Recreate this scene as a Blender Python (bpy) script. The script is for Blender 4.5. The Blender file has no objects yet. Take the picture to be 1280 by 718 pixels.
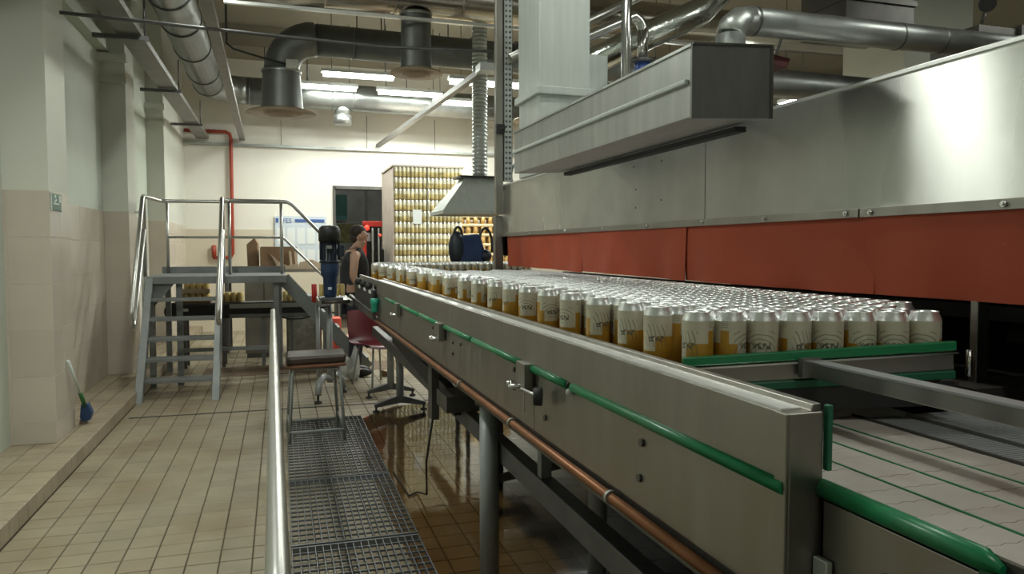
import bpy, bmesh, math, random
from mathutils import Vector, Matrix
random.seed(7)
sc = bpy.context.scene
C = bpy.data.collections.new('hall'); sc.collection.children.link(C)

# ---------------------------------------------------------------- camera, world, lights, exposure
cam = bpy.data.cameras.new('camera'); co = bpy.data.objects.new('camera', cam); sc.collection.objects.link(co)
cam.sensor_fit = 'HORIZONTAL'; cam.sensor_width = 36.0; cam.lens = 930/1280*36.0; cam.clip_start = 0.05
co.location = (0, 0, 1.5)
co.rotation_euler = (math.radians(90-2.9546), 0, math.radians(-17.2973))
sc.camera = co
w = bpy.data.worlds.new('world'); sc.world = w; w.use_nodes = True
w.node_tree.nodes['Background'].inputs[0].default_value = (0.75, 0.85, 0.8, 1)
w.node_tree.nodes['Background'].inputs[1].default_value = 0.05
sc.view_settings.view_transform = 'Standard'; sc.view_settings.look = 'None'
sc.view_settings.gamma = 1; sc.view_settings.use_curve_mapping = False
sc.view_settings.exposure = 0.15
LAMP_COL = (0.96, 1.0, 0.925)
LAMP_W = 58.0

# ---------------------------------------------------------------- materials
MATS = {}
def mat(name, col, rough=0.5, metal=0.0, var=0.0, nscale=6.0, stretch=(1,1,1), bump=0.0, bscale=None, bstretch=None,
        dirt=None, dirt_scale=2.0, dirt_amt=0.5, island=0.0, aniso=0.0, emit=0.0, rvar=0.0, spec=None):
    m = bpy.data.materials.new(name); m.use_nodes = True; MATS[name] = m
    N = m.node_tree.nodes; L = m.node_tree.links; b = N['Principled BSDF']
    b.inputs['Roughness'].default_value = rough; b.inputs['Metallic'].default_value = metal
    if spec is not None: b.inputs['Specular IOR Level'].default_value = spec
    c4 = (*col, 1)
    geo = N.new('ShaderNodeNewGeometry')
    def mapped(s, st):
        mp = N.new('ShaderNodeMapping'); mp.inputs['Scale'].default_value = st
        L.new(geo.outputs['Position'], mp.inputs['Vector'])
        nz = N.new('ShaderNodeTexNoise'); nz.inputs['Scale'].default_value = s; nz.inputs['Detail'].default_value = 4
        L.new(mp.outputs['Vector'], nz.inputs['Vector']); return nz
    src = None
    rgb = N.new('ShaderNodeRGB'); rgb.outputs[0].default_value = c4; src = rgb.outputs[0]
    if var:
        nz = mapped(nscale, stretch)
        mr = N.new('ShaderNodeMapRange'); mr.inputs['From Min'].default_value = 0.3; mr.inputs['From Max'].default_value = 0.7
        mr.inputs['To Min'].default_value = 1-var; mr.inputs['To Max'].default_value = 1+var
        L.new(nz.outputs['Fac'], mr.inputs['Value'])
        hs = N.new('ShaderNodeHueSaturation'); L.new(mr.outputs['Result'], hs.inputs['Value']); L.new(src, hs.inputs['Color']); src = hs.outputs[0]
        if rvar:
            r2 = N.new('ShaderNodeMapRange'); r2.inputs['From Min'].default_value = 0.3; r2.inputs['From Max'].default_value = 0.7
            r2.inputs['To Min'].default_value = rough-rvar; r2.inputs['To Max'].default_value = rough+rvar
            L.new(nz.outputs['Fac'], r2.inputs['Value']); L.new(r2.outputs['Result'], b.inputs['Roughness'])
    if island:
        oi = N.new('ShaderNodeObjectInfo'); ad = N.new('ShaderNodeMath'); ad.operation = 'ADD'
        L.new(oi.outputs['Random'], ad.inputs[0]); L.new(geo.outputs['Random Per Island'], ad.inputs[1])
        fr = N.new('ShaderNodeMath'); fr.operation = 'FRACT'; L.new(ad.outputs[0], fr.inputs[0])
        mr = N.new('ShaderNodeMapRange'); mr.inputs['To Min'].default_value = 1-island; mr.inputs['To Max'].default_value = 1+island
        L.new(fr.outputs[0], mr.inputs['Value'])
        hs = N.new('ShaderNodeHueSaturation'); L.new(mr.outputs['Result'], hs.inputs['Value']); L.new(src, hs.inputs['Color']); src = hs.outputs[0]
    if dirt:
        nz = mapped(dirt_scale, (1,1,1)); nz.inputs['Detail'].default_value = 7
        mr = N.new('ShaderNodeMapRange'); mr.inputs['From Min'].default_value = 0.45; mr.inputs['From Max'].default_value = 0.72
        mr.inputs['To Max'].default_value = dirt_amt
        L.new(nz.outputs['Fac'], mr.inputs['Value'])
        mx = N.new('ShaderNodeMix'); mx.data_type = 'RGBA'; mx.inputs['B'].default_value = (*dirt, 1)
        L.new(mr.outputs['Result'], mx.inputs['Factor']); L.new(src, mx.inputs['A']); src = mx.outputs['Result']
    L.new(src, b.inputs['Base Color'])
    if bump:
        nz = mapped(bscale or nscale, bstretch or stretch)
        bp = N.new('ShaderNodeBump'); bp.inputs['Strength'].default_value = bump; bp.inputs['Distance'].default_value = 0.01
        L.new(nz.outputs['Fac'], bp.inputs['Height']); L.new(bp.outputs[0], b.inputs['Normal'])
    if aniso:
        b.inputs['Anisotropic'].default_value = aniso; b.inputs['Anisotropic Rotation'].default_value = 0.25
        t = N.new('ShaderNodeTangent'); t.direction_type = 'RADIAL'; t.axis = 'Z'
        L.new(t.outputs[0], b.inputs['Tangent'])
    if emit:
        b.inputs['Emission Color'].default_value = c4; b.inputs['Emission Strength'].default_value = emit
    return m

mat('plaster', (0.62,0.62,0.55), 0.75, var=0.05, nscale=1.2, bump=0.05, bscale=30)
mat('plaster_green', (0.56,0.60,0.52), 0.6, var=0.05, nscale=1.5, stretch=(1,1,.4))
mat('back_plaster', (0.80,0.775,0.70), 0.8, var=0.04, nscale=0.8)
mat('back_band', (0.66,0.59,0.47), 0.45, var=0.05, nscale=1.0)
mat('ceiling_paint', (0.34,0.32,0.26), 0.9, var=0.08, nscale=0.9)
mat('beam_paint', (0.30,0.27,0.21), 0.9, var=0.08, nscale=1.2)
mat('wall_tile', (0.56,0.50,0.42), 0.22, var=0.04, nscale=3, island=0.03)
mat('grout_light', (0.55,0.51,0.43), 0.9)
mat('grout_dark', (0.10,0.075,0.045), 0.9, var=0.2, nscale=5)
mat('floor_tile', (0.325,0.278,0.19), 0.42, var=0.10, nscale=3.0, island=0.08, dirt=(0.20,0.13,0.06), dirt_scale=1.6, dirt_amt=0.55, bump=0.06, bscale=60)
mat('plinth_tile', (0.35,0.29,0.20), 0.5, var=0.12, nscale=4.0, island=0.06, dirt=(0.22,0.16,0.09), dirt_scale=3, dirt_amt=0.4)
mat('strip_brown', (0.14,0.085,0.045), 0.5, var=0.2, nscale=3)
mat('steel', (0.40,0.395,0.37), 0.38, 1.0, var=0.10, nscale=5, stretch=(2,2,0.3), rvar=0.06)
mat('hood_steel', (0.62,0.62,0.59), 0.30, 1.0, var=0.10, nscale=3, stretch=(1.5,1.5,0.25), aniso=0.95, rvar=0.05, dirt=(0.33,0.33,0.30), dirt_scale=4, dirt_amt=0.35)
mat('panel_steel', (0.33,0.315,0.285), 0.42, 1.0, var=0.10, nscale=6, stretch=(3,3,0.5), rvar=0.06, dirt=(0.30,0.27,0.22), dirt_scale=3, dirt_amt=0.4)
mat('steel_bright', (0.66,0.66,0.64), 0.22, 1.0, var=0.06, nscale=8)
mat('steel_tube', (0.58,0.58,0.55), 0.34, 1.0, var=0.05, nscale=10)
mat('steel_dark', (0.16,0.155,0.145), 0.45, 0.9, var=0.15, nscale=5)
mat('galv', (0.50,0.52,0.50), 0.42, 0.9, var=0.10, nscale=14, rvar=0.08)
mat('duct_galv', (0.30,0.31,0.30), 0.38, 0.85, var=0.10, nscale=7, rvar=0.06)
mat('duct_dark', (0.19,0.20,0.19), 0.5, 0.7, var=0.12, nscale=5)
mat('duct_silver', (0.50,0.47,0.41), 0.25, 1.0, var=0.12, nscale=3, bump=0.25, bscale=9)
mat('foil', (0.62,0.65,0.62), 0.22, 1.0, bump=0.4, bscale=30)
mat('white_metal', (0.56,0.60,0.57), 0.42, 0.35, var=0.06, nscale=10, stretch=(3,3,.2))
mat('box_steel', (0.44,0.45,0.43), 0.45, 0.8, var=0.10, nscale=8, stretch=(3,3,0.3), dirt=(0.34,0.33,0.31), dirt_scale=5, dirt_amt=0.3)
mat('box_end', (0.20,0.20,0.195), 0.5, 0.7, var=0.12, nscale=8, stretch=(3,3,0.6))
mat('diffuser', (0.34,0.27,0.20), 0.5, 0.3, var=0.12, nscale=6)
mat('rail_white', (0.80,0.81,0.79), 0.35, 0.5, var=0.05, nscale=4)
mat('green', (0.012,0.20,0.075), 0.32, var=0.10, nscale=8)
mat('green_dark', (0.010,0.12,0.055), 0.4, var=0.1, nscale=8)
mat('teal', (0.02,0.30,0.20), 0.4)
mat('black', (0.018,0.018,0.018), 0.5, var=0.2, nscale=9)
mat('rubber', (0.03,0.03,0.03), 0.7)
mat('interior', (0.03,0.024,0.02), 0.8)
mat('curtain', (0.36,0.066,0.030), 0.55, spec=0.2, var=0.10, nscale=3, bump=0.35, bscale=2.2, bstretch=(1,2.5,0.8))
mat('copper', (0.30,0.13,0.06), 0.45, 0.6, var=0.15, nscale=10)
mat('belt', (0.47,0.42,0.38), 0.5, var=0.06, nscale=9, dirt=(0.30,0.22,0.18), dirt_scale=11, dirt_amt=0.35)
mat('belt_dark', (0.06,0.05,0.045), 0.6)
mat('slat_grey', (0.42,0.43,0.44), 0.4, 0.4)
mat('maroon', (0.16,0.022,0.03), 0.35, var=0.1, nscale=6)
mat('maroon_dark', (0.085,0.016,0.018), 0.5, var=0.1, nscale=6)
mat('tray_grey', (0.21,0.205,0.19), 0.5, 0.6, var=0.12, nscale=7)
mat('sheet_gold', (0.30,0.20,0.07), 0.6)
mat('wood', (0.16,0.07,0.035), 0.4, var=0.25, nscale=5, stretch=(1,8,1))
mat('wood_dark', (0.045,0.028,0.02), 0.4, var=0.2, nscale=5)
mat('leg_grey', (0.36,0.38,0.38), 0.4, 0.3)
mat('iron', (0.15,0.15,0.15), 0.45, 0.7, var=0.15, nscale=9)
mat('grating_zinc', (0.20,0.21,0.22), 0.5, 0.4, var=0.15, nscale=12)
mat('stair_paint', (0.25,0.265,0.265), 0.5, 0.4, var=0.12, nscale=6)
mat('blue_paint', (0.018,0.045,0.11), 0.4, var=0.15, nscale=8)
mat('navy_dark', (0.012,0.018,0.03), 0.45, var=0.2, nscale=8)
mat('valve_blue', (0.03,0.08,0.36), 0.3)
mat('bag_blue', (0.012,0.035,0.11), 0.6, var=0.15, nscale=12)
mat('red_pipe', (0.33,0.045,0.02), 0.4, var=0.1, nscale=5)
mat('red_paint', (0.50,0.03,0.02), 0.4)
mat('red_lamp', (1.0,0.06,0.03), 0.4, emit=0.9)
mat('glow_red', (0.85,0.13,0.08), 0.5, var=0.1, nscale=14)  # bright red used in place of a glow
mat('pink_sheet', (0.75,0.45,0.40), 0.5, var=0.1, nscale=14)
mat('cardboard', (0.27,0.17,0.10), 0.8, var=0.1, nscale=5)
mat('cardboard_pale', (0.55,0.44,0.32), 0.8, var=0.1, nscale=5)
mat('kraft_side', (0.52,0.45,0.39), 0.7, var=0.10, nscale=6, bump=0.3, bscale=8)
mat('paper', (0.74,0.77,0.76), 0.7)
mat('board_face', (0.60,0.66,0.72), 0.4)
mat('board_blue', (0.06,0.12,0.34), 0.5)
mat('film', (0.30,0.30,0.27), 0.16, 0.3, var=0.25, nscale=12, bump=0.9, bscale=14)
mat('film_white', (0.6,0.62,0.60), 0.3, 0.0, bump=0.8, bscale=14)
mat('pack_gold', (0.66,0.50,0.20), 0.4, var=0.15, nscale=25)
mat('pack_top', (0.80,0.74,0.56), 0.35, var=0.2, nscale=30)
mat('tray_brown', (0.20,0.10,0.05), 0.7)
mat('amber', (0.72,0.45,0.16), 0.35, var=0.12, nscale=10)
mat('amber_pale', (0.85,0.66,0.40), 0.5, var=0.08, nscale=10)
mat('sign_green', (0.015,0.11,0.07), 0.3)
mat('sign_white', (0.62,0.68,0.64), 0.4)
mat('grey_panel', (0.27,0.25,0.22), 0.45, 0.4, var=0.1, nscale=5)
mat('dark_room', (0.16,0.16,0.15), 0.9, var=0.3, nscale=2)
mat('dark_green', (0.02,0.10,0.10), 0.6)
mat('khaki', (0.16,0.16,0.08), 0.9, var=0.4, nscale=12)
mat('skin', (0.50,0.30,0.21), 0.5, var=0.05, nscale=14)
mat('hair', (0.035,0.022,0.016), 0.7)
mat('vest', (0.035,0.036,0.042), 0.85, var=0.15, nscale=12)
mat('trousers', (0.03,0.035,0.05), 0.85)
mat('brush_blue', (0.022,0.065,0.17), 0.5)
mat('brush_green', (0.03,0.13,0.03), 0.5)
mat('bristle', (0.20,0.15,0.11), 0.9)
mat('spiral', (0.62,0.67,0.65), 0.35, 0.5, var=0.1, nscale=10)
mat('speaker', (0.02,0.02,0.022), 0.6)
mat('alu', (0.93,0.94,0.94), 0.34, 0.85, var=0.04, nscale=30)
mat('tube_light', (0.93,1.0,0.90), 0.5, emit=14.0)
mat('lamp_body', (0.7,0.72,0.7), 0.4)

def can_material(name, lights=1.0):
    m = bpy.data.materials.new(name); m.use_nodes = True; MATS[name] = m
    N = m.node_tree.nodes; L = m.node_tree.links; b = N['Principled BSDF']
    uv = N.new('ShaderNodeUVMap'); uv.uv_map = 'UVMap'
    sep = N.new('ShaderNodeSeparateXYZ'); L.new(uv.outputs[0], sep.inputs[0])
    U, V = sep.outputs[0], sep.outputs[1]
    def M(op, a, b_=None, clamp=False):
        n = N.new('ShaderNodeMath'); n.operation = op; n.use_clamp = clamp
        for i, v in enumerate((a, b_)):
            if v is None: continue
            if isinstance(v, (int, float)): n.inputs[i].default_value = v
            else: L.new(v, n.inputs[i])
        return n.outputs[0]
    def band(x, lo, hi): return M('MULTIPLY', M('GREATER_THAN', x, lo), M('LESS_THAN', x, hi))
    def mix(f, a, c):
        n = N.new('ShaderNodeMix'); n.data_type = 'RGBA'; L.new(f, n.inputs['Factor'])
        for k, v in (('A', a), ('B', c)):
            if isinstance(v, tuple): n.inputs[k].default_value = (*v, 1)
            else: L.new(v, n.inputs[k])
        return n.outputs['Result']
    cream, gold, ink = (0.58,0.54,0.42), (0.47,0.25,0.030), (0.13,0.12,0.085)
    back = band(U, 0.28, 0.86)                                       # the face where the gold starts lower
    lim = M('SUBTRACT', 0.60, M('MULTIPLY', back, 0.20))
    isgold = M('LESS_THAN', V, lim)
    bar = M('MULTIPLY', band(U, 0.10, 0.19), M('LESS_THAN', V, 0.76))
    bar2 = M('MULTIPLY', band(U, 0.60, 0.69), M('LESS_THAN', V, 0.66))
    gd = M('MAXIMUM', M('MAXIMUM', isgold, bar), bar2)
    # drawn illustration: thin curved lines
    wv = N.new('ShaderNodeTexWave'); wv.wave_type = 'RINGS'; wv.rings_direction = 'SPHERICAL'; wv.inputs['Scale'].default_value = 2.2
    wv.inputs['Distortion'].default_value = 3.0; wv.inputs['Detail'].default_value = 1.0
    cmb = N.new('ShaderNodeCombineXYZ'); L.new(M('SUBTRACT', M('MULTIPLY', U, 3.1), 1.25), cmb.inputs[0]); L.new(M('MULTIPLY', M('SUBTRACT', V, 0.45), 2.4), cmb.inputs[1])
    L.new(cmb.outputs[0], wv.inputs['Vector'])
    lines = M('MULTIPLY', M('GREATER_THAN', wv.outputs['Fac'], 0.86), band(V, 0.46, 0.76))
    lines = M('MULTIPLY', lines, M('MAXIMUM', band(U, 0.24, 0.56), band(U, 0.74, 0.99)))
    # lettering: blocky strokes in two short rows
    vor = N.new('ShaderNodeTexNoise'); vor.inputs['Scale'].default_value = 1.0; vor.inputs['Detail'].default_value = 0
    c2 = N.new('ShaderNodeCombineXYZ')
    L.new(M('FLOOR', M('MULTIPLY', U, 64)), c2.inputs[0]); L.new(M('FLOOR', M('MULTIPLY', V, 42)), c2.inputs[1])
    sc2 = N.new('ShaderNodeVectorMath'); sc2.operation = 'SCALE'; sc2.inputs[3].default_value = 0.83; L.new(c2.outputs[0], sc2.inputs[0])
    L.new(sc2.outputs[0], vor.inputs['Vector'])
    txt = M('GREATER_THAN', vor.outputs['Fac'], 0.47)
    rows = M('MULTIPLY', band(V, 0.53, 0.61), M('MAXIMUM', band(U, 0.30, 0.50), band(U, 0.78, 0.96)))
    small = M('MULTIPLY', band(V, 0.80, 0.92), M('MAXIMUM', band(U, 0.11, 0.18), band(U, 0.61, 0.68)))
    stripe = M('GREATER_THAN', M('FRACT', M('MULTIPLY', V, 42)), 0.55)
    inkm = M('MAXIMUM', M('MULTIPLY', txt, rows), M('MULTIPLY', M('MULTIPLY', stripe, small), 0.5))
    inkm = M('MAXIMUM', inkm, M('MULTIPLY', lines, 0.6))
    col = mix(gd, cream, gold); col = mix(inkm, col, ink)
    L.new(col, b.inputs['Base Color'])
    b.inputs['Roughness'].default_value = 0.42; b.inputs['Metallic'].default_value = 0.15
can_material('can_label')

def water_material():
    m = bpy.data.materials.new('water'); m.use_nodes = True; MATS['water'] = m
    N = m.node_tree.nodes; L = m.node_tree.links; N.remove(N['Principled BSDF']); out = N['Material Output']
    tr = N.new('ShaderNodeBsdfTransparent'); tr.inputs[0].default_value = (0.70,0.58,0.42,1)
    gl = N.new('ShaderNodeBsdfGlossy'); gl.inputs['Roughness'].default_value = 0.06
    geo = N.new('ShaderNodeNewGeometry')
    nz = N.new('ShaderNodeTexNoise'); nz.inputs['Scale'].default_value = 5; nz.inputs['Detail'].default_value = 3; L.new(geo.outputs['Position'], nz.inputs['Vector'])
    bp = N.new('ShaderNodeBump'); bp.inputs['Strength'].default_value = 0.12; bp.inputs['Distance'].default_value = 0.01; L.new(nz.outputs['Fac'], bp.inputs['Height']); L.new(bp.outputs[0], gl.inputs['Normal'])
    fr = N.new('ShaderNodeFresnel'); fr.inputs['IOR'].default_value = 1.45
    mx = N.new('ShaderNodeMixShader'); L.new(fr.outputs[0], mx.inputs[0]); L.new(tr.outputs[0], mx.inputs[1]); L.new(gl.outputs[0], mx.inputs[2])
    L.new(mx.outputs[0], out.inputs['Surface'])
water_material()

# ---------------------------------------------------------------- mesh helpers (all in world coordinates)
class MB:
    def __init__(s): s.v = []; s.f = []; s.sm = []; s.mi = []; s.m = 0
    def add(s, vs, fs, smooth=False):
        o = len(s.v); s.v += [tuple(p) for p in vs]
        for f in fs: s.f.append(tuple(i+o for i in f)); s.sm.append(smooth); s.mi.append(s.m)
        return s
    def box(s, x0,x1,y0,y1,z0,z1):
        return s.add([(x0,y0,z0),(x1,y0,z0),(x1,y1,z0),(x0,y1,z0),(x0,y0,z1),(x1,y0,z1),(x1,y1,z1),(x0,y1,z1)],
            [(0,3,2,1),(4,5,6,7),(0,1,5,4),(1,2,6,5),(2,3,7,6),(3,0,4,7)])
    def bar(s, a, b, w, h, up=(0,0,1)):
        """rectangular bar from a to b: w across, h along up"""
        a = Vector(a); b = Vector(b); d = (b-a).normalized(); u = Vector(up)
        if abs(d.dot(u)) > 0.99: u = Vector((0,1,0))
        r = d.cross(u).normalized(); u = r.cross(d).normalized(); r *= w/2; u *= h/2
        return s.add([a-r-u,a+r-u,a+r+u,a-r+u,b-r-u,b+r-u,b+r+u,b-r+u],
            [(0,1,2,3),(4,7,6,5),(0,4,5,1),(1,5,6,2),(2,6,7,3),(3,7,4,0)])
    def tube(s, pts, r, n=10, caps=True, rs=None):
        pts = [Vector(p) for p in pts]; rings = []; prev = None
        for i, p in enumerate(pts):
            if i == 0: d = pts[1]-p
            elif i == len(pts)-1: d = p-pts[i-1]
            else: d = (pts[i+1]-p).normalized()+(p-pts[i-1]).normalized()
            d.normalize()
            if prev is None:
                u = Vector((0,0,1)) if abs(d.z) < 0.9 else Vector((1,0,0)); u = (u-d*u.dot(d)).normalized()
            else: u = (prev-d*prev.dot(d)).normalized()
            prev = u; v = d.cross(u); rr = rs[i] if rs else r
            rings.append([p+(u*math.cos(2*math.pi*k/n)+v*math.sin(2*math.pi*k/n))*rr for k in range(n)])
        vs = [q for R in rings for q in R]; fs = []
        for i in range(len(rings)-1):
            for k in range(n): fs.append((i*n+k, i*n+(k+1)%n, (i+1)*n+(k+1)%n, (i+1)*n+k))
        s.add(vs, fs, True)
        if caps:
            o = len(s.v)-len(vs)
            s.f.append(tuple(o+k for k in reversed(range(n)))); s.sm.append(False); s.mi.append(s.m)
            e = o+(len(rings)-1)*n
            s.f.append(tuple(e+k for k in range(n))); s.sm.append(False); s.mi.append(s.m)
        return s
    def lathe(s, prof, c=(0,0,0), n=16, smooth=True):
        vs = []; fs = []
        for (r, z) in prof:
            for k in range(n): vs.append((c[0]+r*math.cos(2*math.pi*k/n), c[1]+r*math.sin(2*math.pi*k/n), c[2]+z))
        for i in range(len(prof)-1):
            for k in range(n): fs.append((i*n+k, i*n+(k+1)%n, (i+1)*n+(k+1)%n, (i+1)*n+k))
        return s.add(vs, fs, smooth)
    def disc(s, c, r, axis, n=10, t=0.004):
        c = Vector(c); a = Vector(axis).normalized()
        return s.tube([c, c+a*t], r, n)
    def prism(s, poly, a, b):
        """poly: list of 3D points, extruded by vector from a to b"""
        d = Vector(b)-Vector(a); n = len(poly)
        vs = [Vector(p) for p in poly]+[Vector(p)+d for p in poly]
        fs = [tuple(reversed(range(n))), tuple(range(n, 2*n))]+[(i, (i+1)%n, n+(i+1)%n, n+i) for i in range(n)]
        return s.add(vs, fs)
    def ball(s, c, r, n=10, sq=(1,1,1)):
        prof = []; h = n//2
        vs = []; fs = []
        for i in range(h+1):
            t = math.pi*i/h
            for k in range(n): vs.append((c[0]+sq[0]*r*math.sin(t)*math.cos(2*math.pi*k/n), c[1]+sq[1]*r*math.sin(t)*math.sin(2*math.pi*k/n), c[2]-sq[2]*r*math.cos(t)))
        for i in range(h):
            for k in range(n): fs.append((i*n+k, i*n+(k+1)%n, (i+1)*n+(k+1)%n, (i+1)*n+k))
        return s.add(vs, fs, True)

def mesh_of(name, mb, mats, off=(0,0,0)):
    me = bpy.data.meshes.new(name)
    ox, oy, oz = off
    me.from_pydata([(x-ox, y-oy, z-oz) for x, y, z in mb.v], [], mb.f)
    me.polygons.foreach_set('use_smooth', mb.sm); me.polygons.foreach_set('material_index', mb.mi)
    for m in (mats if isinstance(mats, (list, tuple)) else [mats]): me.materials.append(MATS[m])
    me.update(); return me
def wloc(o):
    v = Vector((0,0,0))
    while o: v += o.location; o = o.parent
    return v
def obj(name, mb, mats, parent=None, bevel=0.0, at=None):
    base = wloc(parent) if parent else Vector(at or (0,0,0))
    o = bpy.data.objects.new(name, mesh_of(name, mb, mats, base)); C.objects.link(o)
    if parent: o.parent = parent
    else: o.location = base
    if bevel:
        b = o.modifiers.new('bevel', 'BEVEL'); b.width = bevel; b.segments = 2; b.limit_method = 'ANGLE'
    return o
def tag(o, label=None, cat=None, group=None, kind=None):
    if label: o['label'] = label
    if cat: o['category'] = cat
    if group: o['group'] = group
    if kind: o['kind'] = kind
    return o
def thing(name, label, cat, loc=(0,0,0), group=None):
    o = bpy.data.objects.new(name, None); C.objects.link(o); o.location = loc; o.empty_display_size = 0.1
    return tag(o, label, cat, group)
def solo(name, mb, mats, label, cat, at=(0,0,0), group=None, bevel=0.0):
    return tag(obj(name, mb, mats, None, bevel, at), label, cat, group)
def struct(name, mb, mats, parent=None, bevel=0.0):
    o = obj(name, mb, mats, parent, bevel)
    if not parent: o['kind'] = 'structure'
    return o
def arc(c, r, a0, a1, u, v, n=8):
    c = Vector(c); u = Vector(u); v = Vector(v)
    return [c+u*(r*math.cos(a0+(a1-a0)*i/n))+v*(r*math.sin(a0+(a1-a0)*i/n)) for i in range(n+1)]
HP = math.pi/2

# ================================================================ SETTING
CEIL = 5.25; XL = -1.83; XR = 12.0; YB = 14.4; YN = -3.0
floor = struct('floor', MB().box(-2.6,XR,YN,YB+4,-0.12,-0.005), 'grout_dark')
def tile_mb(dx, dy, axis='z', t=0.006, b=0.002):
    """a chamfered tile lying at the origin, its face towards +axis"""
    m = MB(); hx, hy = dx/2, dy/2
    lo = [(-hx,-hy,-t),(hx,-hy,-t),(hx,hy,-t),(-hx,hy,-t)]
    mi = [(-hx,-hy,-b),(hx,-hy,-b),(hx,hy,-b),(-hx,hy,-b)]
    hi = [(-hx+b,-hy+b,0),(hx-b,-hy+b,0),(hx-b,hy-b,0),(-hx+b,hy-b,0)]
    vs = lo+mi+hi
    if axis == 'x': vs = [(z, x, y) for x, y, z in vs]
    if axis == '-y': vs = [(x, -z, y) for x, y, z in vs]
    fs = [(8,9,10,11)]
    for i in range(4): fs += [(i,(i+1)%4,4+(i+1)%4,4+i), (4+i,4+(i+1)%4,8+(i+1)%4,8+i)]
    m.add(vs, fs); return m
P_ = 0.15
tm = mesh_of('tile', tile_mb(P_-0.007, P_-0.007), 'floor_tile')
field = MB(); tmb = tile_mb(P_-0.007, P_-0.007)
spots = []
for i in range(-9, 32):
    for j in range(14, 96):
        x, y = P_*(i+0.5), P_*(j+0.5)
        if x < -1.35: continue
        spots.append((math.hypot(x, y) if not (y < 3.2 or (x > 0 and x < 0.66) or x > 2.0 or (x>0.66 and x/y > 0.30)) else 99, x, y))
spots.sort()
for k, (d, x, y) in enumerate(spots):
    dz = random.uniform(-0.0012, 0)
    if k < 295:
        o = bpy.data.objects.new('tile', tm); C.objects.link(o); o.parent = floor; o.location = (x, y, dz)
    else:
        field.add([(a+x, b+y, c+dz) for a, b, c in tmb.v], tmb.f)
tag(obj('tile_field', field, 'floor_tile', floor), kind='stuff')
obj('drain_slot', MB().box(-1.3,2.6,7.21,7.24,-0.004,0.002), 'rubber', floor)
obj('brown_strip', MB().box(-0.9,3.0,9.25,9.95,-0.003,0.004), 'strip_brown', floor)  # plain brown strip across the far floor
# water film over the low part of the floor
wp = []
for k in range(40):
    a = 2*math.pi*k/40
    ca, sa = math.cos(a), math.sin(a); e = 0.35
    wp.append((1.90+1.34*math.copysign(abs(ca)**e, ca)*(1+0.02*math.sin(5*a)), 4.3+2.72*math.copysign(abs(sa)**e, sa)*(1+0.02*math.cos(7*a)), 0.0045))
wb = MB(); wb.add(wp, [tuple(range(40))])
tag(obj('water_film', wb, 'water'), 'shallow brownish water standing on the tiled floor beside the grating', 'water', kind='stuff')

# plinth along the left wall
PZ = 0.11
pl = struct('trim_1', MB().box(-2.6,-1.356,YN,YB,0,PZ-0.005), 'grout_dark')
tpt = mesh_of('tile', tile_mb(0.158, P_-0.006), 'plinth_tile'); tpr = mesh_of('tile', tile_mb(P_-0.006, PZ-0.008, 'x'), 'plinth_tile')
rest = MB()
for j in range(14, 96):
    y = P_*(j+0.5)
    for i in range(6):
        x = -1.434-0.165*i
        if y < 9.2 and i < 3 and y > 3.4:
            o = bpy.data.objects.new('tile', tpt); C.objects.link(o); o.parent = pl; o.location = (x, y, PZ+random.uniform(-0.001,0))
        else: rest.box(x-0.079, x+0.079, y-0.072, y+0.072, PZ-0.006, PZ)
    if y < 9.2 and y > 3.4:
        o = bpy.data.objects.new('tile', tpr); C.objects.link(o); o.parent = pl; o.location = (-1.35, y, PZ/2)
    else: rest.box(-1.358,-1.35,y-0.072,y+0.072,0.002,PZ-0.006)
tag(obj('tile_field', rest, 'plinth_tile', pl), kind='stuff')

# left wall and its pilasters
TZ = 1.91
wl = struct('wall_left', MB().box(-2.75,XL-0.004,YN,YB,0,CEIL), 'plaster_green')
obj('tile_backing', MB().box(XL-0.004,XL,6.4,12,PZ,TZ), 'grout_light', wl)
def wall_tiles(parent, axis, fixed, a0, a1, z0=PZ, z1=TZ, wd=0.25, ht=0.33):
    n = max(1, round((a1-a0)/wd)); wd = (a1-a0)/n; r = math.ceil((z1-z0)/ht-0.01)
    cache = {}
    for i in range(n):
        for j in range(r):
            zt = z1-j*ht; zb = max(z0, zt-ht); h = zt-zb
            key = round(h, 3)
            if key not in cache: cache[key] = mesh_of('tile', tile_mb(wd-0.003, h-0.003, axis, 0.005, 0.0012), 'wall_tile')
            o = bpy.data.objects.new('tile', cache[key]); C.objects.link(o); o.parent = parent
            c = a0+(i+0.5)*wd
            d = random.uniform(-0.0006, 0.0006)
            o.location = (fixed+d, c, (zt+zb)/2) if axis == 'x' else (c, fixed+d, (zt+zb)/2)
wall_tiles(wl, 'x', XL+0.004, 6.5, 9.1)
for k, (y0, y1, x0, x1) in enumerate(((6.0,6.5,-2.35,-1.55), (9.1,9.6,-2.2,-1.585), (12.0,14.4,-2.2,-1.6))):
    p = struct('trim_%d' % (k+2), MB().box(x0,x1,y0,y1,0,CEIL), 'plaster')
    p['label'] = ['nearest pilaster with tiled foot and the exit sign','second pilaster, behind the squeegee','far pilaster in the corner behind the platform'][k]
    b = MB().box(x0, x1+0.003, y0-0.003, y1, PZ, TZ-0.002); obj('tile_backing', b, 'grout_light', p)
    wall_tiles(p, '-y', y0-0.005, x0, x1+0.005); wall_tiles(p, 'x', x1+0.005, y0-0.005, y1)
    if k: 
        obj('ledge', MB().box(x0, x1+0.02, y0-0.05, y0, 3.30, 3.36), 'plaster', p)
        obj('ledge', MB().box(x0, x1+0.03, y0-0.10, y0, 3.52, 3.60), 'plaster', p)
obj('ledge', MB().box(XL-0.004, XL+0.10, 6.5, 9.1, 3.62, 3.74), 'plaster_green', wl)

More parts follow.
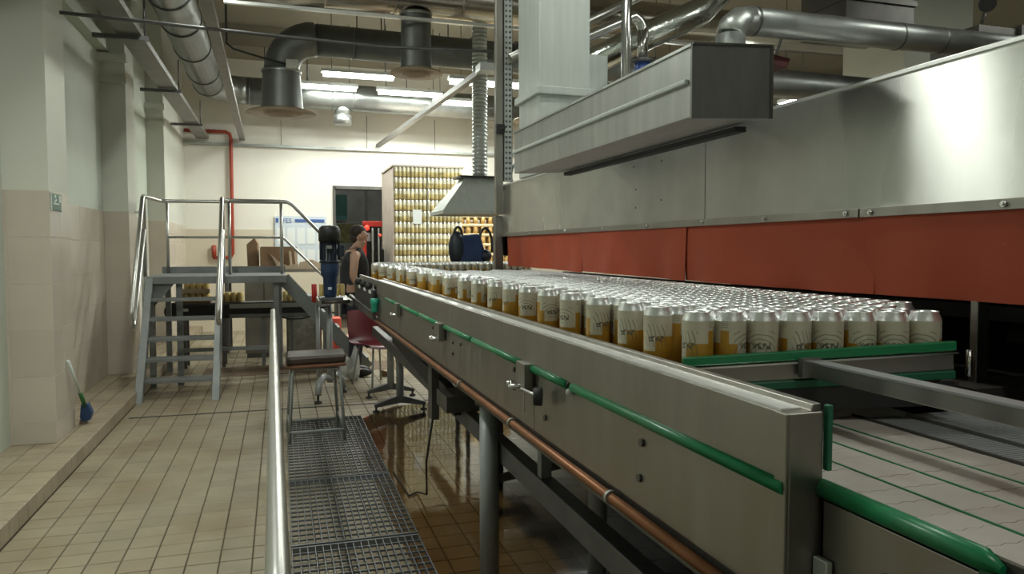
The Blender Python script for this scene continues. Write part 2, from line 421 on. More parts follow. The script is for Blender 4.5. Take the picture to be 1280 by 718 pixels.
# back wall with the doorway, dark room behind
DX0, DX1, DZ = 0.99, 2.25, 2.64
wbk = struct('wall_back', MB().box(-2.75,DX0,YB,YB+0.25,0,CEIL).box(DX1,XR,YB,YB+0.25,0,CEIL).box(DX0,DX1,YB,YB+0.25,DZ,CEIL), 'back_plaster')
obj('tile_band', MB().box(-1.6,DX0-0.03,YB-0.012,YB,0.0,1.85).box(DX1+0.03,9,YB-0.012,YB,0,1.85), 'back_band', wbk)
struct('door_1', MB().box(DX0-0.03,DX0+0.02,YB-0.02,YB+0.26,0,DZ+0.04).box(DX1-0.02,DX1+0.03,YB-0.02,YB+0.26,0,DZ+0.04).box(DX0,DX1,YB-0.02,YB+0.26,DZ-0.02,DZ+0.04), 'steel_dark')
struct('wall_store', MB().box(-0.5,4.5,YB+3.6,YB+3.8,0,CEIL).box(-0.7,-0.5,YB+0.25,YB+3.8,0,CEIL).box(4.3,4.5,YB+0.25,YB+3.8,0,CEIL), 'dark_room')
struct('wall_right', MB().box(XR,XR+0.2,YN,YB,0,CEIL), 'back_plaster')
struct('wall_near', MB().box(-2.75,XR+0.2,YN-0.2,YN,0,CEIL), 'plaster')
ce = struct('ceiling', MB().box(-2.75,XR+0.2,YN-0.2,YB+4,CEIL,CEIL+0.2), 'ceiling_paint')
for y0, y1 in ((13.45,14.4), (6.6,7.1), (0.6,1.1)):
    obj('ceiling_beam', MB().box(-2.6,XR,y0,y1,4.9,CEIL), 'beam_paint', ce)
cr = struct('trim_5', MB().box(6.95,7.95,7.0,8.0,0,CEIL), 'plaster'); cr['label'] = 'pale square column rising behind the long metal duct at upper right'

# ================================================================ LAMPS
def lamp(x0, x1, y, z, label, power=LAMP_W, axis='x', rods=True):
    L_ = x1-x0; cx = (x0+x1)/2
    c = (cx, y, z) if axis == 'x' else (y, cx, z)
    t = thing('fluorescent_lamp', label, 'lamp', c, 'fluorescent lamps of the hall')
    def bx(m, a0, a1, b0, b1, c0, c1):
        return m.box(a0, a1, b0, b1, c0, c1) if axis == 'x' else m.box(b0, b1, a0, a1, c0, c1)
    obj('lamp_body', bx(MB(), x0-0.03, x1+0.03, y-0.07, y+0.07, z+0.03, z+0.08), 'lamp_body', t)
    for s in (-0.04, 0.04):
        a, b = ((x0, y+s, z), (x1, y+s, z)) if axis == 'x' else ((y+s, x0, z), (y+s, x1, z))
        obj('lamp_tube', MB().tube([a, b], 0.028, 10), 'tube_light', t)  # tubes thickened so the lamp's glow is built into their shape
    if rods:
        for q in (x0+0.12*(x1-x0), x1-0.12*(x1-x0)):
            a = (q, y) if axis == 'x' else (y, q)
            obj('hanger_rod', MB().tube([(a[0], a[1], z+0.08), (a[0], a[1], CEIL)], 0.006, 6), 'iron', t)
    ld = bpy.data.lights.new('lamp_light', 'AREA'); ld.shape = 'RECTANGLE'; ld.size = L_; ld.size_y = 0.14
    ld.energy = power; ld.color = LAMP_COL
    lo = bpy.data.objects.new('lamp_light', ld); C.objects.link(lo); lo.parent = t; lo.location = (0, 0, -0.03)
    if axis != 'x': lo.rotation_euler = (0, 0, HP)
    return t
lamp(0.68, 1.76, 12.0, 4.20, 'bright fluorescent lamp left of the round hanging air outlet')
lamp(1.62, 2.68, 12.75, 4.13, 'bright fluorescent lamp below the second air outlet, nearest the diagonal tray')
lamp(0.36, 1.27, 12.95, 4.19, 'dim thin fluorescent lamp just right of the grey drop duct', LAMP_W*0.5)
lamp(2.31, 3.55, 10.3, 3.83, 'bright fluorescent lamp crossing behind the perforated upright')
lamp(2.62, 3.4, 12.95, 4.06, 'small far fluorescent lamp below the lamp behind the upright', LAMP_W*0.6)
lamp(3.85, 5.0, 10.3, 3.83, 'fluorescent lamp peeping out right of the square white duct')
lamp(8.72, 9.2, 6.95, 3.56, 'fluorescent lamp seen end on just above the hood rim at upper right', LAMP_W, 'y')
lamp(8.75, 9.25, 4.9, 3.68, 'fluorescent lamp seen end on right of the square white duct', LAMP_W, 'y')
# out-of-view lamps: first one read off the hood reflection, the rest added as fill
lamp(3.55, 3.86, -0.80, 3.2, 'fluorescent lamp over the aisle, reflected in the steel hood', LAMP_W*0.5, 'y')
lamp(5.9, 7.1, -0.70, 4.3, 'added fill lamp over the aisle beside the second pilaster', LAMP_W*0.45, 'y')
lamp(-1.6, -0.4, 0.9, 4.3, 'added fill lamp over the aisle behind the camera', LAMP_W*0.35, 'y')
lamp(0.5, 1.7, 3.2, 4.4, 'added fill lamp high over the crowd of cans', LAMP_W*0.4)
lamp(3.2, 4.4, 2.0, 4.5, 'added fill lamp high over the tunnel machine', LAMP_W*0.5)
lamp(0.3, 1.5, 16.0, 4.6, 'added unseen lamp inside the store room behind the doorway', LAMP_W*0.5)  # added to brighten the dark room seen through the doorway
lamp(7.2, 8.4, 4.0, 4.5, 'added fill lamp on the far right side of the hall', LAMP_W*0.5)

# ================================================================ DUCTS AND PIPES OVERHEAD
# big round duct along the left side, elbow, then across the back
t = thing('ventilation_duct', 'large round grey duct running along the left and turning across the back wall', 'duct', (-1.05, 9.0, 4.15))
R1 = 0.225
path = [(-1.05, 3.5, 4.15), (-1.05, 12.85, 4.15)]
obj('straight_duct', MB().tube(path, R1, 24), 'duct_galv', t)
el = arc((-0.5, 12.85, 4.15), 0.55, math.pi, HP, (1,0,0), (0,1,0), 7)
obj('elbow', MB().tube(el, R1, 24), 'duct_galv', t)
obj('cross_duct', MB().tube([(-0.5, 13.4, 4.15), (2.0, 13.4, 4.12), (8.0, 13.4, 4.05)], R1, 24), 'duct_galv', t)
for y in (5.6, 6.5, 7.5, 8.4, 9.4, 10.6, 12.0, 12.85): obj('seam_ring', MB().tube([(-1.05, y-0.012, 4.15), (-1.05, y+0.012, 4.15)], R1+0.012, 24), 'duct_dark', t)
for x in (-0.45, 0.9, 1.25, 2.6, 3.6): obj('seam_ring', MB().tube([(x-0.012, 13.4, 4.14), (x+0.012, 13.4, 4.14)], R1+0.010, 24), 'duct_dark', t)
for y in (5.5, 8.5, 11.5): obj('hanger_rod', MB().tube([(-1.05, y, 4.37), (-1.05, y, CEIL)], 0.008, 6), 'iron', t)
for x in (-0.2, 0.5, 2.2): obj('hanger_rod', MB().tube([(x, 13.4, 4.36), (x, 13.4, 4.9)], 0.008, 6), 'iron', t)
m = MB().tube([(1.08, 13.4, 4.0), (1.08, 13.4, 3.82)], 0.13, 16); m.tube([(1.08,13.4,3.82),(1.08,13.4,3.66)], 0.15, 16)
obj('outlet_nozzle', m, 'duct_galv', t)

def drop(t, x, y, ztop, zbot, r0, r1, rd, rings=()):
    obj('drop_duct', MB().lathe([(r0, ztop), (r1, zbot+0.10), (r1+0.01, zbot+0.02)], (x, y, 0), 24), 'duct_dark', t)
    obj('collar', MB().lathe([(r0+0.015, ztop-0.03), (r0+0.018, ztop), (r0, ztop+0.005)], (x, y, 0), 24), 'galv', t)
    obj('diffuser_disc', MB().lathe([(r1*0.9, zbot+0.05), (rd*0.97, zbot), (rd, zbot-0.012), (rd*0.95, zbot-0.016), (rd*0.55, zbot-0.004), (rd*0.5, zbot-0.03), (rd*0.42, zbot-0.03), (rd*0.3, zbot-0.055), (0.0005, zbot-0.06)], (x, y, 0), 28), 'diffuser', t)
t = thing('ventilation_duct', 'dark round duct with a curved end and a wide drop with a disc outlet', 'duct', (0.05, 9.5, 3.12))
el = arc((0.45, 9.5, 3.64), 0.40, math.pi, HP, (1,0,0), (0,0,1), 8)
obj('elbow', MB().tube(el, 0.205, 24), 'duct_dark', t)
obj('cross_duct', MB().tube([(0.45, 9.5, 4.04-0.0), (9.0, 9.5, 3.93)], 0.19, 24), 'duct_dark', t)
drop(t, 0.05, 9.5, 3.64, 3.14, 0.215, 0.245, 0.42)
drop(t, 3.35, 9.5, 3.80, 3.22, 0.17, 0.19, 0.36)
for x in (0.9, 1.6, 2.4, 3.0): obj('seam_ring', MB().tube([(x-0.01, 9.5, 4.03), (x+0.01, 9.5, 4.03)], 0.196, 24), 'duct_dark', t)
for x in (0.95, 1.25, 2.1, 2.5): obj('hanger_rod', MB().tube([(x, 9.5, 4.2), (x, 9.5, CEIL)], 0.008, 6), 'iron', t)
obj('junction_box', MB().box(0.10,0.24,9.22,9.29,3.62,3.72), 'plaster', t)
obj('box_cable', MB().tube([(0.10,9.26,3.67),(-0.15,9.26,3.72),(-0.48,9.26,3.80),(-0.55,9.26,3.86),(-0.55,9.26,4.3),(-0.55,9.26,CEIL)], 0.012, 6), 'rubber', t)

t = thing('ventilation_duct', 'shiny silver wrapped duct across the top with a narrow round drop outlet', 'duct', (1.48, 8.4, 3.45))
obj('cross_duct', MB().tube([(-0.4, 8.4, 4.31), (1.3, 8.4, 4.33), (3.0, 8.4, 4.30), (9.0, 8.4, 4.32)], 0.22, 28), 'duct_silver', t)
for x in (0.5, 1.25, 2.0, 2.75, 3.5): obj('seam_ring', MB().tube([(x-0.01, 8.4, 4.32), (x+0.01, 8.4, 4.32)], 0.226, 28), 'duct_silver', t)
drop(t, 1.49, 8.4, 4.12, 3.47, 0.165, 0.172, 0.30)
obj('light_trunking', MB().box(-0.5, 6.0, 8.10, 8.15, 3.965, 3.995), 'rail_white', t)

# cable trays running to the back wall
def tray(name, x0, y0, x1, y1, z, wd, label, brackets=()):
    t = thing(name, label, 'cable tray', (x1, y1, z))
    m = MB().bar((x0, y0, z), (x1, y1, z), wd, 0.008)
    for s in (-1, 1): m.bar((x0+s*wd/2, y0, z+0.025), (x1+s*wd/2, y1, z+0.025), 0.006, 0.06)
    obj('tray_channel', m, 'tray_grey', t)
    for y in brackets:
        x = x0+(x1-x0)*(y-y0)/(y1-y0)
        obj('bracket_arm', MB().box(x-0.30, x+wd/2+0.06, y-0.02, y+0.02, z-0.05, z-0.012), 'iron', t)
        obj('hanger_rod', MB().tube([(x+wd/2+0.03, y, z-0.03), (x+wd/2+0.03, y, z+0.35)], 0.008, 6), 'iron', t)
    return t
tray('cable_tray', -1.28, 4.0, -1.28, 14.35, 3.45, 0.20, 'wide dark cable tray running along the left wall under the ducts', (7.6, 10.0, 12.6))
tray('cable_tray', -0.50, 4.0, -0.62, 14.35, 3.45, 0.09, 'narrow grey cable tray in front of the large round duct')
t = tray('cable_tray', 2.15, 7.9, 1.80, 14.35, 3.42, 0.07, 'diagonal looking grey cable tray between the bright lamps')
obj('tray_end', MB().box(2.06,2.26,7.75,7.95,3.40,3.48), 'galv', t)

solo('conduit_pipe', MB().tube([(-1.52, 6.3, 3.235), (-0.17, 6.45, 3.235), (0.9, 6.5, 3.225), (1.8, 6.5, 3.262), (4.0, 6.5, 3.27)], 0.014, 8), 'iron', 'thin dark conduit pipe crossing below the ceiling from the nearest pilaster', 'pipe', (-1.5, 6.3, 3.23))
t = thing('wall_conduit', 'straight grey conduit channel along the upper back wall', 'pipe', (-1.2, 14.37, 3.37))
obj('channel', MB().box(-1.58, 9.0, 14.33, 14.4, 3.345, 3.39), 'galv', t)
for x in (0.05, 1.6, 2.9): obj('support_wire', MB().tube([(x, 14.36, 3.39), (x, 14.36, 4.0)], 0.005, 5), 'iron', t)
t = thing('fire_pipe', 'thin red fire water pipe running down the back wall', 'pipe', (-0.81, 14.33, 1.33))
obj('pipe_run', MB().tube([(-1.58,14.33,3.585),(-0.90,14.33,3.585),(-0.83,14.33,3.55),(-0.81,14.33,3.47),(-0.815,14.33,1.42),(-0.85,14.33,1.35),(-0.93,14.33,1.34),(-1.15,14.33,1.34)], 0.032, 10), 'red_pipe', t)
obj('valve', MB().tube([(-1.13,14.33,1.34),(-1.13,14.33,1.56)], 0.04, 10), 'red_pipe', t)

# galvanised perforated upright beside a steel post
t = thing('perforated_upright', 'tall galvanised perforated upright with a steel tube at the machine end', 'post', (1.52, 5.02, 0))
m = MB()
PX = 0.018; nz_ = 90; z0 = 1.97
for k in range(nz_):                                                   # strip with real square holes, three columns of cells
    za, zb = z0+k*0.036, z0+(k+1)*0.036; zc, zd = za+0.011, za+0.025
    xs = [1.500, 1.510, 1.522, 1.536, 1.548, 1.558]
    for i in range(5):
        for (a, b, hole) in ((za, zc, False), (zc, zd, i in (1, 3)), (zd, zb, False)):
            if not hole: m.add([(xs[i],5.0,a),(xs[i+1],5.0,a),(xs[i+1],5.0,b),(xs[i],5.0,b)], [(0,1,2,3)])
obj('perforated_face', m, 'galv', t)
obj('flange', MB().box(1.556,1.560,5.0,5.05,1.97,CEIL).box(1.498,1.502,5.0,5.05,1.97,CEIL).box(1.50,1.56,5.046,5.05,1.97,CEIL), 'steel_dark', t)
obj('steel_tube', MB().box(1.445,1.496,5.01,5.06,1.74,CEIL), 'panel_steel', t, 0.004)
obj('clamp', MB().box(1.44,1.50,4.98,5.005,2.30,2.36).tube([(1.485,4.95,2.33),(1.485,5.0,2.33)], 0.012, 8), 'black', t)

t = thing('hose_coil', 'small grey hose coil hanging behind the perforated upright above the hood', 'hose', (1.66,5.0,1.95))
obj('coil', MB().tube([(1.60+0.045*math.cos(a),5.02+0.01*math.sin(a*2),2.02+0.075*math.sin(a)) for a in [2*math.pi*k/16 for k in range(17)]], 0.010, 8), 'leg_grey', t)
obj('coil_stand', MB().box(1.57,1.76,5.0,5.05,1.95,1.965), 'iron', t)

# square white duct standing on the machine
t = thing('square_duct', 'white painted square duct rising from the machine roof to the ceiling', 'duct', (1.63, 4.3, 1.95))
obj('duct_shaft', MB().box(1.475,1.80,4.2,4.6,2.46,CEIL-0.001), 'white_metal', t, 0.006)
obj('flange', MB().box(1.455,1.82,4.18,4.62,2.415,2.46), 'white_metal', t, 0.004)
obj('flange_base', MB().box(1.48,1.795,4.205,4.6,1.95,2.415), 'white_metal', t, 0.004)

# box-shaped steel duct alongside the hood top
t = thing('box_duct', 'long box-shaped grey sheet steel duct with a dark end plate above the hood', 'duct', (1.23, 2.6, 1.87))
b0, b1 = 1.118, 1.372; y0, y1 = 1.88, 3.55
obj('duct_body', MB().prism([(b0,y0,1.872),(b1,y0,1.885),(b1,y0,2.085),(b0,y0,2.072)], (0,y0,0), (0,y1,0)), 'box_steel', t, 0.003)
obj('end_plate', MB().prism([(b0-0.004,y0-0.006,1.868),(b1+0.004,y0-0.006,1.882),(b1+0.004,y0-0.006,2.09),(b0-0.004,y0-0.006,2.077)], (0,0,0), (0,0.01,0)), 'box_end', t)
obj('end_rim', MB().bar((b0-0.004,y0-0.004,2.076),(b1+0.004,y0-0.004,2.089),0.016,0.006).bar((b1+0.004,y0-0.004,1.88),(b1+0.004,y0-0.004,2.09),0.010,0.010), 'steel_dark', t)
obj('side_rib', MB().bar((b0-0.006,y0+0.02,1.975),(b0-0.006,y1,1.975),0.014,0.014), 'white_metal', t, 0.003)
obj('top_rim', MB().bar((b0,y0,2.074),(b0,y1,2.074),0.012,0.008), 'galv', t)
obj('lower_seal', MB().box(b1-0.03,b1+0.008,y0+0.12,y1-0.1,1.860,1.876), 'rubber', t)
for y in (2.2, 3.2): obj('hanger_strap', MB().box(1.365,1.51,y-0.02,y+0.02,1.90,1.93), 'galv', t)

# steel process pipes behind the box duct
t = thing('steel_pipe', 'tall straight stainless pipe behind the box duct, left of the bent one', 'pipe', (2.09, 4.3, 1.95))
obj('pipe_run', MB().tube([(2.088, 4.3, 1.95), (2.088, 4.3, 3.6)], 0.031, 14), 'steel_bright', t)
obj('clamp', MB().box(2.03,2.145,4.26,4.34,2.42,2.46), 'iron', t)
t = thing('steel_pipe', 'stainless pipe with a bend at the top leading down to the blue valve', 'pipe', (2.43, 4.75, 2.82))
pth = [(2.433, 4.75, 2.818), (2.433, 4.75, 3.01)]+[tuple(p) for p in arc((2.335, 4.75, 3.01), 0.098, 0, math.radians(75), (1,0,0), (0,0,1), 6)]+[(2.0, 4.75, 2.93), (1.85, 4.75, 2.86)]
obj('pipe_run', MB().tube(pth, 0.038, 14), 'steel_bright', t)
solo('steel_pipe', MB().tube([(1.52, 4.93, 2.80), (2.1, 4.93, 3.10), (2.7, 4.93, 3.42)], 0.03, 12), 'steel_tube', 'slanting stainless pipe behind the square white duct', 'pipe', (1.9, 4.93, 3.0))
t = thing('valve', 'blue painted valve at the foot of the bent stainless pipe', 'valve', (2.433, 4.75, 1.95))
obj('flange', MB().tube([(2.433,4.75,2.79),(2.433,4.75,2.817)], 0.084, 16), 'iron', t)
obj('valve_body', MB().lathe([(0.0005,2.58),(0.054,2.58),(0.078,2.63),(0.078,2.71),(0.054,2.75),(0.06,2.79)], (2.433,4.75,0), 16), 'valve_blue', t)
obj('lower_pipe', MB().tube([(2.433,4.75,1.95),(2.433,4.75,2.58)], 0.038, 12), 'steel_bright', t)
t = thing('pale_duct', 'narrow pale steel duct behind the straight stainless pipe', 'duct', (2.1, 5.0, 1.95))
obj('duct_shaft', MB().box(2.08,2.26,4.95,5.08,1.95,2.88), 'white_metal', t, 0.005)

# round ducts at upper right
t = thing('steam_duct', 'bright metal pipe with a segmented elbow running far to the right', 'duct', (2.64, 4.0, 1.95))
pth = [(2.64,4.0,1.95),(2.64,4.0,2.80)]
obj('riser', MB().tube(pth, 0.088, 20), 'galv', t)
obj('elbow', MB().tube([(2.64,4.0,2.80),(2.655,4.0,2.85),(2.70,4.0,2.885),(2.78,4.0,2.895)], 0.09, 12), 'galv', t)
obj('straight_duct', MB().tube([(2.74,4.0,2.895),(6.5,4.0,2.905)], 0.085, 24), 'duct_galv', t)
for x in (2.80, 3.9, 4.25): obj('seam_ring', MB().tube([(x-0.006,4.0,2.896),(x+0.006,4.0,2.896)], 0.089, 24), 'steel_dark', t)
t = thing('flexible_duct', 'shiny foil flexible duct bending upward above the blue valve', 'duct', (3.6, 5.8, 3.5))
obj('duct_hose', MB().tube([(2.55,6.5,3.10),(2.95,6.1,3.30),(3.30,5.82,3.45),(3.52,5.8,3.56),(3.69,5.8,3.72),(3.78,5.8,4.0),(3.79,5.8,CEIL-0.12)], 0.12, 20), 'foil', t)
t = thing('round_duct', 'dull round duct behind and below the bright elbowed pipe', 'duct', (5.5, 6.0, 3.0))
obj('straight_duct', MB().tube([(3.2,6.0,3.05),(11.0,6.0,3.0)], 0.13, 20), 'duct_galv', t)
solo('round_duct', MB().tube([(3.4,7.0,2.75),(12.0,7.0,2.75)], 0.15, 20), 'grey_panel', 'lower pale round duct at upper right beneath the dull one', 'duct', (5.5, 7, 2.75))
t = thing('pipe_rack', 'dark rack of thin rails on the roof of the tunnel machine', 'rack', (3.5, 4.8, 1.95))
for x in (2.55, 3.45): obj('rack_post', MB().box(x-0.02,x+0.02,5.02,5.06,1.95,2.64), 'iron', t)
for z in (2.60, 2.46): obj('support_rail', MB().box(2.5,6.5,5.0,5.05,z,z+0.03), 'iron', t)
t = thing('electrical_box', 'small dark red box under the elbowed metal pipe', 'box', (3.2, 4.3, 2.70))
obj('box_body', MB().prism([(2.96,4.1,2.685),(3.13,4.1,2.665),(3.15,4.1,2.72),(2.97,4.1,2.745)], (0,0,0), (0,0.15,0)), 'maroon_dark', t)
obj('box_hanger', MB().bar((3.06,4.14,2.72),(3.06,4.06,2.86),0.02,0.006,(1,0,0)), 'iron', t)
obj('cable_loop', MB().tube([(2.93,4.1,2.72),(2.85,4.1,2.70),(2.75,4.1,2.60),(2.70,4.1,2.48)], 0.008, 6), 'rubber', t)
obj('cable_loop', MB().tube([(2.72,4.1,2.46),(2.78,4.1,2.58),(2.87,4.1,2.635),(2.96,4.1,2.61),(3.02,4.1,2.50)], 0.008, 6), 'rubber', t)
t = thing('rectangular_duct', 'dark rectangular sheet metal duct above the elbowed pipe', 'duct', (5.2, 5.8, 3.5))
obj('duct_body', MB().box(4.80,5.55,5.5,6.1,3.47,CEIL-0.001), 'steel_dark', t)
obj('flange', MB().box(4.78,5.57,5.48,6.12,3.70,3.74), 'steel_dark', t)
t = thing('rectangular_duct', 'wide dark sheet metal duct near the right edge beyond the column', 'duct', (7.5, 5.0, 3.6))
obj('duct_body', MB().box(5.75,10.5,5.0,5.5,3.02,3.42), 'steel_dark', t)
for x in (6.2, 7.4): obj('flange', MB().box(x,x+0.05,4.97,5.53,2.99,3.45), 'steel_dark', t)
t = thing('ceiling_speaker', 'round black horn loudspeaker hanging near the upper right corner', 'speaker', (5.72, 4.9, 3.42))
obj('horn', MB().disc((5.72,4.9,3.56), 0.062, (0.7,0.7,0.15), 20, 0.06), 'speaker', t)
obj('horn_rim', MB().tube([(5.715,4.895,3.558),(5.725,4.905,3.561)], 0.067, 20), 'rubber', t)
obj('mount', MB().tube([(5.75,4.95,3.50),(5.75,4.98,3.42)], 0.015, 8), 'iron', t)
obj('hanger_wire', MB().tube([(5.75,4.94,3.58),(5.75,4.94,CEIL)], 0.006, 6), 'iron', t)

# ================================================================ FAR END OF THE HALL
t = thing('can_pallet', 'tall film wrapped pallet of stacked cream and gold cans with a white paper sheet', 'pallet', (2.3, 12.7, 0))
PX0, PX1, PY0, PY1 = 1.755, 2.885, 12.0, 13.35
obj('wooden_base', MB().box(PX0,PX1,PY0,PY1,0.10,0.14).box(PX0,PX1,PY0,PY0+0.1,0,0.1).box(PX0,PX1,PY1-0.1,PY1,0,0.1).box(PX0,PX1,12.6,12.7,0,0.1), 'wood', t)
LH = 0.174
cm = MB()
for L_ in range(15):
    z = 0.145+L_*(LH+0.006)
    nx = 17
    for i in range(nx):
        x = PX0+0.036+i*(PX1-PX0-0.07)/(nx-1)
        n = 8; o = len(cm.v)
        for (r, zz) in ((0.030, z), (0.032, z+0.004), (0.032, z+0.075), (0.032, z+0.145), (0.026, z+0.160)):
            for k in range(n): cm.v.append((x+r*math.cos(2*math.pi*k/n), PY0+0.036+r*math.sin(2*math.pi*k/n), zz))
        for a in range(4):
            for k in range(n):
                cm.f.append((o+a*n+k, o+a*n+(k+1)%n, o+(a+1)*n+(k+1)%n, o+(a+1)*n+k)); cm.sm.append(True); cm.mi.append((2,2,0,1)[a])
mat('can_far', (0.74,0.70,0.55), 0.4, 0.1, var=0.15, nscale=14, island=0.12)
mat('can_far_gold', (0.56,0.46,0.21), 0.4, 0.1, var=0.35, nscale=9, island=0.2)
tag(obj('can_rows', cm, ['can_far', 'alu', 'can_far_gold'], t), kind='stuff')
for L_ in range(1, 16):
    z = 0.145+L_*(LH+0.006)-0.012
    obj('layer_sheet', MB().box(PX0,PX1,PY0+0.004,PY1,z,z+0.008), 'sheet_gold' if L_ < 15 else 'paper', t)
obj('side_cover', MB().box(PX0-0.014,PX0-0.002,PY0,PY1,0.14,2.80), 'kraft_side', t)
obj('core', MB().box(PX0,PX1-0.02,PY0+0.075,PY1,0.15,2.81), 'can_far', t)
obj('top_frame', MB().box(PX0-0.03,PX1+0.02,PY0-0.01,PY1,2.815,2.845), 'kraft_side', t)
obj('paper_sheet', MB().box(2.06,2.20,PY0-0.006,PY0-0.003,1.90,2.13), 'paper', t)
obj('strap', MB().box(2.30,2.315,PY0-0.004,PY0,0.14,2.83), 'film', t)

t = thing('can_pallet', 'lower amber stack of trays behind the blue bag', 'pallet', (3.5, 13.5, 0))
for L_ in range(11):
    z = 0.12+L_*0.178
    obj('tray_layer', MB().lathe([(0.60,z),(0.61,z+0.01),(0.61,z+0.05),(0.58,z+0.055)], (3.62,13.75,0), 26), 'amber_pale', t)
    m = MB()
    for k in range(26):
        a = 2*math.pi*k/26; m.tube([(3.62+0.56*math.cos(a),13.75+0.56*math.sin(a),z+0.05),(3.62+0.56*math.cos(a),13.75+0.56*math.sin(a),z+0.178)], 0.045, 6)
    tag(obj('can_row', m, 'amber', t), kind='stuff')
obj('top_sheet', MB().lathe([(0.0005,2.10),(0.60,2.10),(0.60,2.07)], (3.62,13.75,0), 26), 'amber_pale', t)
obj('wooden_base', MB().box(3.05,4.2,13.2,14.3,0,0.12), 'wood', t)

t = thing('extractor_hood', 'grey sheet metal extractor hood on a spiral duct behind the upright', 'hood', (2.3, 9.0, 1.92))
hb, ht_ = 1.92, 2.38
x0, x1, yA, yB = 1.865, 2.95, 8.75, 9.55; u0, u1, vA, vB = 2.20, 2.62, 8.98, 9.33
m = MB()
vs = [(x0,yA,hb),(x1,yA,hb),(x1,yB,hb),(x0,yB,hb),(x0,yA,hb+0.04),(x1,yA,hb+0.04),(x1,yB,hb+0.04),(x0,yB,hb+0.04),(u0,vA,ht_),(u1,vA,ht_),(u1,vB,ht_),(u0,vB,ht_)]
m.add(vs, [(0,1,5,4),(1,2,6,5),(2,3,7,6),(3,0,4,7),(4,5,9,8),(5,6,10,9),(6,7,11,10),(7,4,8,11),(8,9,10,11)])
obj('canopy', m, 'white_metal', t)
obj('inner_lining', MB().box(x0+0.03,x1-0.03,yA+0.03,yB-0.03,hb+0.015,hb+0.03), 'steel_dark', t)
obj('collar_plate', MB().box(2.12,2.66,8.94,9.36,ht_,ht_+0.02), 'steel_dark', t)
m = MB(); rr = 0.093
prof = []
for k in range(60):
    z = ht_+0.02+k*0.048
    prof += [(rr, z), (rr, z+0.038), (rr+0.006, z+0.041), (rr+0.006, z+0.045)]
obj('spiral_duct', MB().lathe(prof, (2.425, 9.15, 0), 20), 'spiral', t)

t = thing('notice_board', 'pale blue notice board with sheets of paper on the back wall', 'notice board', (0.37, 14.36, 1.15))
obj('board_panel', MB().box(-0.085,0.835,14.355,14.385,1.12,2.10), 'board_face', t)
obj('heading_bar', MB().box(0.27,0.80,14.345,14.354,1.99,2.045), 'board_blue', t)
obj('heading_mark', MB().box(-0.065,-0.02,14.345,14.354,1.98,2.06), 'board_blue', t)
for r in range(2):
    for c in range(5):
        obj('paper_sheet', MB().box(-0.05+c*0.178,0.09+c*0.178,14.348,14.354,1.58-r*0.40,1.88-r*0.40), 'paper', t)
fc = bpy.data.curves.new('heading_text', 'FONT'); fc.body = 'FES'; fc.size = 0.115; fc.extrude = 0.001
fx = bpy.data.objects.new('heading_text', fc); C.objects.link(fx); fc.materials.append(MATS['board_blue'])
bpy.context.view_layer.update()
fm = bpy.data.meshes.new_from_object(fx.evaluated_get(bpy.context.evaluated_depsgraph_get())); bpy.data.objects.remove(fx)
fo = bpy.data.objects.new('heading_text', fm); C.objects.link(fo)
fo.parent = t; fo.location = Vector((0.05, 14.35, 1.975))-t.location; fo.rotation_euler = (HP, 0, 0)
obj('push_pin', MB().disc((0.33,14.345,1.50), 0.025, (0,-1,0), 10, 0.01), 'paper', t)

# the store room seen through the doorway
solo('storage_rack', MB().box(0.9,3.0,16.2,16.3,2.05,2.09).box(0.9,3.0,16.2,16.3,1.4,1.44).box(0.92,0.97,16.2,16.3,0,2.5).box(1.75,1.80,16.15,16.25,0,3.2).box(2.6,2.65,16.2,16.3,0,2.5), 'iron', 'dark storage rack inside the doorway', 'rack', (1.5,16.25,0))
solo('netting', MB().box(1.15,2.1,16.0,16.06,1.62,2.02), 'khaki', 'olive netting bundle lying on the rack in the doorway', 'netting', (1.6,16.03,1.62))
solo('locker', MB().box(1.05,1.35,15.9,16.15,2.10,2.62), 'dark_green', 'dark teal box on top of the doorway rack', 'box', (1.2,16.0,2.1))
solo('shop_shelf', MB().box(1.1,2.0,15.6,15.9,1.15,1.19).box(1.1,2.0,15.6,15.9,0.7,0.74).box(1.12,1.16,15.6,15.9,0,1.5).box(1.94,1.98,15.6,15.9,0,1.5), 'grey_panel', 'low grey shelf in the doorway behind the worker', 'shelf', (1.5,15.7,0))
t = thing('lift_truck', 'red lift truck with lit red lamps standing in front of the doorway', 'truck', (1.6, 12.6, 0))
obj('mast', MB().box(1.30,1.36,12.40,12.48,0.0,1.90).box(1.30,1.62,12.40,12.48,1.86,1.95), 'red_paint', t, 0.01)
obj('mast', MB().box(1.44,1.47,12.36,12.42,0.0,1.84).box(1.54,1.565,12.36,12.42,0.0,1.84), 'steel_tube', t)
obj('truck_body', MB().box(1.32,1.66,12.48,13.2,0.1,1.50), 'black', t, 0.03)
obj('label_plate', MB().box(1.37,1.43,12.44,12.455,1.62,1.76), 'board_face', t)
obj('plate_backing', MB().box(1.36,1.60,12.455,12.48,1.4,1.86), 'black', t)
obj('red_lamp', MB().ball((1.365,12.39,1.84), 0.045, 12), 'red_lamp', t)
obj('red_lamp', MB().ball((1.575,12.34,1.72), 0.022, 12), 'red_lamp', t)

